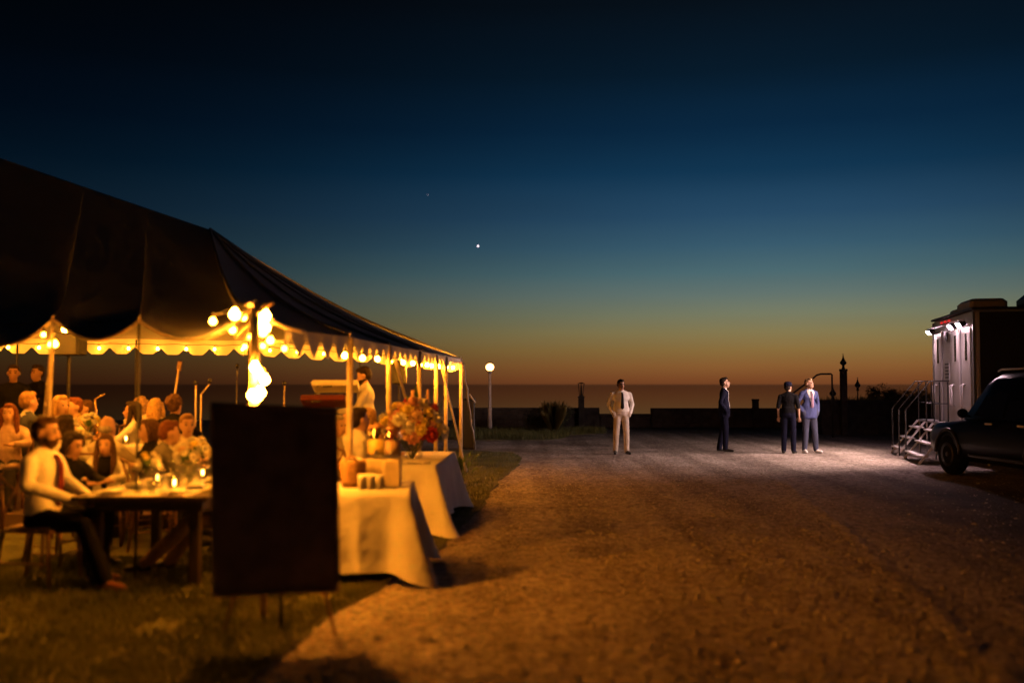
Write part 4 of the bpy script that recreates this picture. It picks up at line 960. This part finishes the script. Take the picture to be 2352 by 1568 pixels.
def lantern(loc, h, label, post=0.):
    """onion-shaped glass lantern with a spired hood and ring"""
    t = thing('lantern', label, 'lantern', loc, 0, 'old iron lanterns by the steps'); s = h / .62; z0 = post
    if post: MB().tube([(0, 0, 0), (0, 0, post)], .022, 8).build('post', IRON, t)
    f = lambda pr: [(r_ * s, z0 + z * s) for r_, z in pr]
    MB().lathe(f([(.06, 0), (.075, .03), (.05, .06), (.055, .16)]), n=14).build('foot', IRON, t, True)
    MB().lathe(f([(.055, .16), (.11, .20), (.125, .25), (.11, .30), (.07, .33)]), n=16).build('glass', M('smoky_glass', (.16, .15, .13), .2, .2, trans=.5), t, True)
    for k in range(6):
        a = k * 1.047; MB().tube([(math.cos(a) * r_ * s, math.sin(a) * r_ * s, z0 + z * s) for r_, z in ((.057, .16), (.114, .20), (.13, .25), (.114, .30), (.075, .33))], .007, 5).build('rib', IRON, t)
    MB().tube([(math.cos(a * .3927) * .128 * s, math.sin(a * .3927) * .128 * s, z0 + .25 * s) for a in range(16)], .008, 5, closed=True).build('band', IRON, t)
    MB().lathe(f([(.085, .33), (.07, .37), (.045, .42), (.03, .48), (.02, .53), (.005, .56)]), n=14).build('hood', IRON, t, True)
    MB().tube([(math.cos(a * .5236) * .025 * s, 0, z0 + (.59 + math.sin(a * .5236) * .025 / 1.) * s) for a in range(12)], .006, 5, closed=True).build('ring', IRON, t)
p = pier(1937, 847, 32.5, 13.5, 'tall slim stone pier topped with a lantern beside the steps'); lantern(p, P(1937, 812, 32.5).z - p.z, 'big lantern on top of the tall slim pier')
pz = P(1921, 917, 32.55); lantern((pz.x, 32.9, 1.13), P(1921, 882, 32.9).z - 1.13, 'small lantern tucked beside the tall pier')
q0 = P(1970, 897, 33.0); lantern((q0.x, 33.0, 1.13), P(1970, 866, 33).z - q0.z, 'lantern on a thin iron stem above the garden wall', q0.z - 1.13)
p = pier(1735, 916, 38.0, 13, 'short bare stone pier on the wall behind the navy suit')
p = pier(1335, 909, 37.8, 13, 'square stone pier with a boxy glass lantern behind the bush')
t = thing('box_lantern', 'boxy glass lantern on the square pier behind the bush', 'lantern', p)
hh = P(1335, 881, 37.8).z - p.z
MB().tube([(0, 0, 0), (0, 0, hh * .55), (0, 0, hh)], [.05, .03, .012], 8).build('lamp_core', IRON, t); 
MB().lathe([(.04, hh), (.16, hh + .005), (.03, hh + .05)], n=4).build('hood', IRON, t)
for k in range(4):
    a = k * 1.571 + .785; MB().tube([(math.cos(a) * .09, math.sin(a) * .09, 0), (math.cos(a) * .15, math.sin(a) * .15, hh)], .008, 5).build('edge_bar', IRON, t)
# arched step rail
z7 = lambda x, y: P((1700 + x / 5.345) * .9408, (850 + y / 5.345) * .9408, 31.0)
t = thing('step_handrail', 'bent black handrail rising behind the two men', 'handrail', (z7(1775, 670).x, 31.0, 0)); ro = t.location
pts = [z7(1180, 640), z7(1270, 580), z7(1530, 385), z7(1570, 350), z7(1625, 335), z7(1758, 334), z7(1770, 345), z7(1772, 500), z7(1775, 670)]
MB().tube([p - ro for p in pts] + [Vector((0, 0, 0))], .028, 8).build('rail', IRON, t, True)
e = z7(1180, 640) - ro; MB().tube([e, Vector((e.x, 0, 0))], .028, 8).build('post', IRON, t, True)
# shrubs
SHRUB = M('shrub_leaf', (.035, .05, .018), .65, .45, 3, transl=.2, col2=(.08, .085, .03)); BARK = M('bark', (.06, .045, .03), .9, .3, 10)
REED = M('dry_grass', (.20, .17, .055), .7, .3, 3, transl=.25)
def shrub(name, label, c, r_, n, size, stems=7, cat='shrub', group=None):
    t = thing(name, label, cat, (c[0], c[1], 0), 0, group); vs, fs = [], []
    lobes = [(Vector((random.uniform(-.65, .65) * r_[0], random.uniform(-.6, .6) * r_[1], c[2] + random.uniform(-.4, .55) * r_[2])), random.uniform(.3, .55)) for _ in range(14)]
    for i in range(n):
        L, q = random.choice(lobes); v = Vector((random.gauss(0, 1), random.gauss(0, 1), random.gauss(0, 1))).normalized() * random.uniform(.55, 1.05)
        p = L + Vector((v.x * r_[0] * q, v.y * r_[1] * q, v.z * r_[2] * q)); p.z = max(.03, p.z)
        a = Vector((random.gauss(0, 1), random.gauss(0, 1), random.gauss(0, .7))).normalized() * size * random.uniform(.6, 1.3); b = a.orthogonal().normalized() * size * .4; k = len(vs)
        vs += [p - a * .5, p + b * .5, p + a * .5, p - b * .5]; fs.append((k, k + 1, k + 2, k + 3))
    MB().add(vs, fs).build('foliage', SHRUB, t)
    for i in range(stems):
        L = lobes[i % 14][0]; MB().tube([(random.uniform(-.1, .1), random.uniform(-.1, .1), 0), (L.x * .4, L.y * .4, L.z * .5), L], [.03, .02, .008], 5).build('stem', BARK, t)
    return t
b = G(1278, 1006); shrub('bush', 'wide dark bush at the edge of the verge', (b.x - .05, 34.2, .45), (1.05, .6, .55), 5200, .07)
t = thing('ornamental_grass', 'yellowish clump of tall grass in front of the dark bush', 'plant', (b.x + .02, 33.2, 0)); vs, fs = [], []
for i in range(900):
    a, l_ = random.uniform(0, 6.28), random.uniform(0, .34); h = random.uniform(.6, 1.15); k = len(vs); ca, sa = math.cos(a), math.sin(a)
    vs += [(ca * .08 - sa * .012, sa * .08, 0), (ca * .08 + sa * .012, sa * .08, 0), (ca * (l_ * .6 + .08) + .008, sa * l_ * .6, h * .65), (ca * l_ * 1.5, sa * l_ * 1.5, h)]; fs += [(k, k + 1, k + 2), (k, k + 2, k + 3)]
MB().add(vs, fs).build('blade_tuft', REED, t)
for i, (px, top, w, l_) in enumerate(((2022, 880, 1.0, 'tall dark shrub rising behind the garden wall beside the lantern stem'), (2062, 892, 1.0, 'dense dark shrub between the tall shrub and the trailer'), (2110, 897, 1.1, 'low spreading shrub behind the trailer steps'), (1995, 905, .6, 'small twiggy shrub under the lantern stem'))):
    p = P(px, top, 35.0); shrub('shrub', l_, (p.x, 35.0, p.z * .62), (w * .62, .6, p.z * .42), 3600, .075, group='dark shrubs behind the garden wall')
tw = thing('wall_weed', 'thin dry weeds growing along the top of the garden wall', 'plant', (P(1945, 917, 33).x, 33.0, 1.13)); vs, fs = [], []
for i in range(260):
    x = random.uniform(-.9, 1.2); h = random.uniform(.05, .2) * (1.4 if random.random() < .1 else 1); k = len(vs); vs += [(x, 0, 0), (x + .012, 0, 0), (x + random.uniform(-.06, .06), random.uniform(-.05, .05), h)]; fs.append((k, k + 1, k + 2))
MB().add(vs, fs).build('blade_tuft', REED, tw)
# black utility box beyond the tent corner
p = G(1075, 1030); t = thing('utility_box', 'narrow black utility cabinet standing beyond the last tent pole', 'cabinet', p)
MB().box((0, 0, .62), (.34, .34, 1.24), bev=.02).build('body', BLACKP, t); MB().box((0, 0, 1.265), (.37, .37, .05), bev=.01).build('lid', BLACKP, t); MB().box((.1, -.176, .7), (.03, .012, .12)).build('handle', STEEL, t)
# the evening planet and a faint star
for px, py, r_, l_, s_ in ((1098, 565, 2.1, 'bright planet low in the dusk sky above the globe lamp', 7), (983, 448, 1.1, 'faint star up and away from the bright planet', 1.2)):
    o = MB().ball((0, 0, 0), r_, 10, 8).build('planet' if s_ > 2 else 'star', M('starlight_%d' % px, (.8, .7, .8), .5, emit=(1, .75, .85), es=s_)); o.location = P(px, py, 3500); tag(o, l_, 'planet' if s_ > 2 else 'star')

# ------------------------------------------------------------------ restroom trailer
PANEL = M('trailer_panel', (.46, .44, .43), .4, .05, 3, .001, 8); DOORM = M('trailer_door', (.48, .46, .45), .35, .05, 4); DARKG = M('dark_glass', (.006, .006, .008), .25, spec=.15); CHROME = M('chrome', (.62, .60, .60), .45, .05, metal=.25)
LED = M('floodlight_lens', (.9, .85, .9), .4, emit=(1.0, .62, .70), es=420); TRIM = M('trailer_trim', (.30, .29, .29), .4, .05, metal=.6); RED = M('red_marker', (.5, .02, .02), .3, emit=(1, .03, .03), es=.6)
n0, f0 = Vector((9.30, 20.0, 0)), Vector((10.17, 24.0, 0)); ax = (f0 - n0).normalized(); LEN = (f0 - n0).length; rz = math.atan2(ax.y, ax.x) - R(90)
tr = thing('restroom_trailer', 'pale restroom trailer with three doors and bright floodlights on its end', 'trailer', n0, rz)
# local frame: x to the back (right), y along the lit face, z up; the lit face is x = 0
HT, Z0 = 3.16, .62
MB().box((3.6, LEN / 2, (HT + Z0) / 2), (7.2, LEN, HT - Z0), bev=.05).build('body', PANEL, tr); MB().box((3.6, LEN / 2, HT + .015), (7.3, LEN + .06, .05), bev=.015).build('roof_edge', IRON, tr)
MB().box((3.6, LEN / 2, .52), (7.0, LEN - .1, .2)).build('chassis', BLACKP, tr)
MB().box((3.6, -.008, (HT + Z0) / 2), (7.0, .03, HT - Z0 - .12)).build('side_shade_panel', M('painted_side_shade', (.014, .013, .013), .7, .1, 5), tr)  # thin added panel, near black to paint in the trailer's unlit side
for y in (.05, LEN - .05): MB().box((-.012, y, (HT + Z0) / 2), (.03, .09, HT - Z0 - .1)).build('corner_trim', TRIM, tr)
for k, (y, w) in enumerate(((.62, .80), (1.62, .80), (3.45, .78))):
    d = MB().box((-.018, y, 1.82), (.036, w, 2.05), bev=.012).build('door', DOORM, tr)
    MB().box((-.04, y - .05, 2.42), (.01, .16, .56)).build('window', DARKG, d)
    MB().tube([(-.05, y + w * .33, 1.18), (-.1, y + w * .33, 1.20), (-.1, y + w * .33, 1.62), (-.05, y + w * .33, 1.64), (-.04, y + w * .1, 1.64), (-.1, y + w * .1, 1.62), (-.1, y + w * .1, 1.2), (-.05, y + w * .1, 1.18)], .014, 6, closed=True).build('grab_handle', CHROME, d, True)
    for s_ in (-1, 1): MB().box((-.012, y + s_ * (w / 2 + .025), 1.82), (.02, .035, 2.12)).build('door_jamb', TRIM, d)
    MB().box((-.03, y, .78), (.05, w, .03)).build('sill', TRIM, d)
sg = MB().box((-.012, 2.55, 1.95), (.012, .46, .42)).build('notice', M('notice_plate', (.42, .40, .40), .5), tr)
for k in range(5): MB().box((-.021, 2.55 + random.uniform(-.02, .02), 2.10 - k * .075), (.004, random.uniform(.25, .4), .035)).build('text_line', IRON, sg)
MB().lathe([(.11, 0), (.11, .02), (.09, .03), (.001, .02)], n=18).build('vent', IRON, tr); bpy.context.view_layer.update()
v_ = tr.children[-1]; v_.rotation_euler = (0, R(-90), 0); v_.location = (-.002, 2.55, 2.72)
MB().tube([(-.14, .25, HT - .2), (-.14, LEN - .05, HT - .2)], .022, 8).build('light_bar', CHROME, tr, True)
for k, y in enumerate((.55, 1.35, 3.72)):
    fx = MB().box((-.13, y, HT - .26), (.12, .34, .12), Euler((0, R(-35), 0)), bev=.012).build('floodlight', BLACKP, tr)
    MB().box((-.13 - .0625 * .819, y, HT - .26 - .0625 * .574), (.006, .30, .10), Euler((0, R(-35), 0))).build('lens', LED, fx)
    sl = bpy.data.lights.new('floodlight_beam', 'SPOT'); sl.energy = 760; sl.color = (1.0, .64, .54); sl.spot_size = R(112); sl.spot_blend = .75; sl.shadow_soft_size = .05
    so = bpy.data.objects.new('floodlight_beam', sl); COL.objects.link(so); so.parent = fx; so.location = (-.13 - .085 * .819, y, HT - .26 - .085 * .574)
    so.rotation_euler = Vector((-.84, .16, -.42)).to_track_quat('-Z', 'Y').to_euler()
for y in (2.2, 2.6, 3.0): MB().box((-.03, y, HT - .1), (.04, .1, .05), bev=.008).build('marker_lamp', RED, tr)
TANP = M('tan_plastic', (.42, .34, .24), .5)
MB().box((.55, 1.75, HT + .17), (.75, 1.3, .27), bev=.07).build('roof_unit', TANP, tr); MB().box((.5, 2.9, HT + .11), (.6, .7, .16), bev=.04).build('roof_unit', TANP, tr)
MB().box((2.6, .9, HT + .2), (2.9, 1.2, .34), bev=.12).build('roof_unit', IRON, tr)
for x in (3.0, 3.9):
    w_ = MB().lathe([(.2, -.1), (.35, -.09), (.36, 0), (.35, .09), (.2, .1)], n=22).build('wheel', BLACKP, tr, True); w_.rotation_euler = (R(90), 0, 0); w_.location = (x, .1, .36)
MB().tube([(5.6, 1.0, 0), (5.6, 1.0, .5)], .05, 8).build('jack', TRIM, tr); MB().tube([(5.6, 3.2, 0), (5.6, 3.2, .5)], .05, 8).build('jack', TRIM, tr); MB().tube([(.3, 3.8, 0), (.3, 3.8, .5)], .05, 8).build('jack', TRIM, tr); MB().tube([(.3, .3, 0), (.3, .3, .5)], .05, 8).build('jack', TRIM, tr)
# steps and landing in front of the doors
def trailer_stair(y0, w, label, n=3):
    loc = n0 + Matrix.Rotation(rz, 3, 'Z') @ Vector((-.06, y0, 0)); t = thing('metal_steps', label, 'steps', loc, rz, 'folding metal steps of the trailer')
    ZL = .80; D = .36
    MB().box((-D / 2, 0, ZL), (D, w, .05), bev=.008).build('landing', TRIM, t)
    for q in (-1, 1):
        rail = q > 0 or w < 1
        MB().box((-D - .32, q * w * .5, ZL / 2), (.04, .04, 1.0), Euler((0, R(38), 0))).build('stringer', CHROME, t)
        MB().tube([(-D + .03, q * w * .48, 0), (-D + .03, q * w * .48, ZL)], .02, 8).build('support', TRIM, t)
        if not rail: continue
        hr_ = MB().tube([(-D - .60, q * w * .52, 1.05), (-D - .05, q * w * .52, ZL + .92), (-.02, q * w * .52, ZL + .92)], .014, 8).build('handrail', IRON, t, True)
        MB().tube([(-D - .58, q * w * .52, .0), (-D - .58, q * w * .52, 1.07)], .017, 8).build('baluster', IRON, hr_); MB().tube([(-D + .02, q * w * .52, ZL), (-D + .02, q * w * .52, ZL + .9)], .017, 8).build('baluster', IRON, hr_)
        MB().tube([(-.05, q * w * .52, ZL), (-.05, q * w * .52, ZL + .9)], .017, 8).build('baluster', IRON, hr_); MB().tube([(-D + .02, q * w * .52, ZL + .42), (-.05, q * w * .52, ZL + .42)], .012, 6).build('mid_rail', IRON, hr_)
    for k in range(n):
        f = (k + .5) / n; MB().box((-D - .62 + .6 * f, 0, .05 + .72 * f), (.2, w * .98, .035), bev=.006).build('tread', CHROME, t)
trailer_stair(3.4, .9, 'metal steps up to the far single door of the trailer'); trailer_stair(1.15, 1.7, 'wide metal steps up to the paired doors of the trailer')

# ------------------------------------------------------------------ black off-road car, seen along its flank
PAINT = M('black_car_paint', (.004, .004, .005), .3, .1, spec=.12); TYRE = M('tyre_rubber', (.005, .005, .005), .9, spec=.1); AMBER = M('amber_lens', (.35, .12, .02), .2, trans=.2)
cr_ = thing('parked_car', 'black off-road car parked nose-on to the trailer, bulbs mirrored in its paint', 'car', (9.02, 16.9, 0), R(4))
# local: nose towards +y, flank facing the drive at x = -.95; stations along y
ST = [(2.36, .42, .72, .70, .72), (2.30, .36, .84, .84, .84), (2.0, .30, .93, .92, .93), (1.2, .28, .95, .99, 1.0), (1.0, .28, .95, 1.02, 1.03), (.0, .28, .96, 1.05, 1.05), (-1.2, .28, .96, 1.06, 1.06), (-2.1, .32, .94, 1.04, 1.05), (-2.4, .42, .86, .95, .97)]
vs, fs = [], []
for y, z0, hw, zb, zt in ST:
    vs += [(x * hw, y, z) for x, z in ((-.86, z0), (-.99, z0 + .1), (-1.03, z0 + .32), (-.99, zb - .08), (-.92, zb), (-.5, zt + .02), (.5, zt + .02), (.92, zb), (.99, zb - .08), (1.03, z0 + .32), (.99, z0 + .1), (.86, z0))]
n = 12
for i in range(len(ST) - 1):
    for k in range(n): fs.append((i * n + k, (i + 1) * n + k, (i + 1) * n + (k + 1) % n, i * n + (k + 1) % n))
fs += [tuple(range(n)), tuple((len(ST) - 1) * n + k for k in range(n - 1, -1, -1))]
body = MB().add(vs, fs).build('body', PAINT, cr_, True)
CB = [(1.05, 1.02, .86, 1.04, .84), (.45, 1.04, .90, 1.74, .70), (.2, 1.05, .90, 1.82, .70), (-1.0, 1.06, .90, 1.86, .71), (-2.0, 1.05, .89, 1.80, .70), (-2.32, 1.0, .86, 1.05, .80)]
vs, fs = [], []
for y, zb, wb, zt, wt in CB: vs += [(-wb, y, zb), (-lerp(wb, wt, .85), y, lerp(zb, zt, .86)), (-wt * .86, y, zt), (0, y, zt + .02 * (zt > 1.2)), (wt * .86, y, zt), (lerp(wb, wt, .85), y, lerp(zb, zt, .86)), (wb, y, zb)]
for i in range(5):
    for k in range(6): fs.append((i * 7 + k, (i + 1) * 7 + k, (i + 1) * 7 + k + 1, i * 7 + k + 1))
MB().add(vs, fs).build('cabin', PAINT, cr_, True)
for x_ in (-1, 1):
    for ya, yb in ((.62, -.28), (-.36, -1.2), (-1.3, -1.95)):
        ta = .45 if ya > .5 else ya
        MB().add([(x_ * .905, ya, 1.10), (x_ * .912, yb, 1.10), (x_ * .742, yb, 1.66), (x_ * .742, min(ta, .30), 1.66 if ya < .5 else 1.6)], [(0, 1, 2, 3)]).build('side_window', DARKG, cr_)
    m_ = MB().ball((x_ * 1.05, .72, 1.14), (.10, .06, .085), 12, 8).build('mirror', PAINT, cr_, True); MB().tube([(x_ * .9, .74, 1.08), (x_ * 1.0, .73, 1.12)], .02, 6).build('mirror_arm', PAINT, m_)
    MB().tube([(x_ * .62, .3, 1.87), (x_ * .62, .2, 1.90), (x_ * .62, -1.7, 1.92), (x_ * .62, -1.85, 1.86)], .016, 8).build('roof_rail', CHROME, cr_, True)
    for y in (.0, -.95): MB().box((x_ * .99, y, .98), (.03, .2, .035), bev=.008).build('door_handle', CHROME, cr_)
    MB().ball((x_ * .62, 2.31, .74), (.14, .05, .08), 12, 8).build('headlight', DARKG, cr_, True); MB().box((x_ * .80, 2.22, .80), (.06, .1, .05), bev=.01).build('indicator', AMBER, cr_)
    MB().box((x_ * .80, -2.42, .9), (.1, .05, .26), bev=.012).build('tail_light', M('tail_lens', (.3, .01, .01), .2), cr_); MB().box((x_ * .955, -.3, .40), (.06, 2.0, .07), bev=.012).build('side_step', BLACKP, cr_)
    for y in (1.42, -1.42):
        w_ = MB().lathe([(.17, -.12), (.33, -.12), (.37, -.07), (.375, 0), (.37, .07), (.33, .12), (.17, .12)], n=28).build('wheel', TYRE, cr_, True); w_.rotation_euler = (0, R(90), 0); w_.location = (x_ * .86, y, .375)
        r__ = MB().lathe([(.235, .10), (.22, .125), (.05, .11), (.04, .13), (.001, .13)], n=20).build('rim', BLACKP, w_, True); r__.rotation_euler = (R(180) if x_ < 0 else 0, 0, 0)
        MB().tube([(x_ * .97, y + math.cos(a * .2618) * .43, .40 + math.sin(a * .2618) * .43) for a in range(0, 13)], .035, 6).build('wheel_arch', BLACKP, cr_, True)
MB().box((0, 2.36, .50), (1.5, .16, .2), bev=.04).build('bumper', BLACKP, cr_); MB().box((0, 2.35, .74), (.9, .05, .16), bev=.01).build('grille', IRON, cr_)
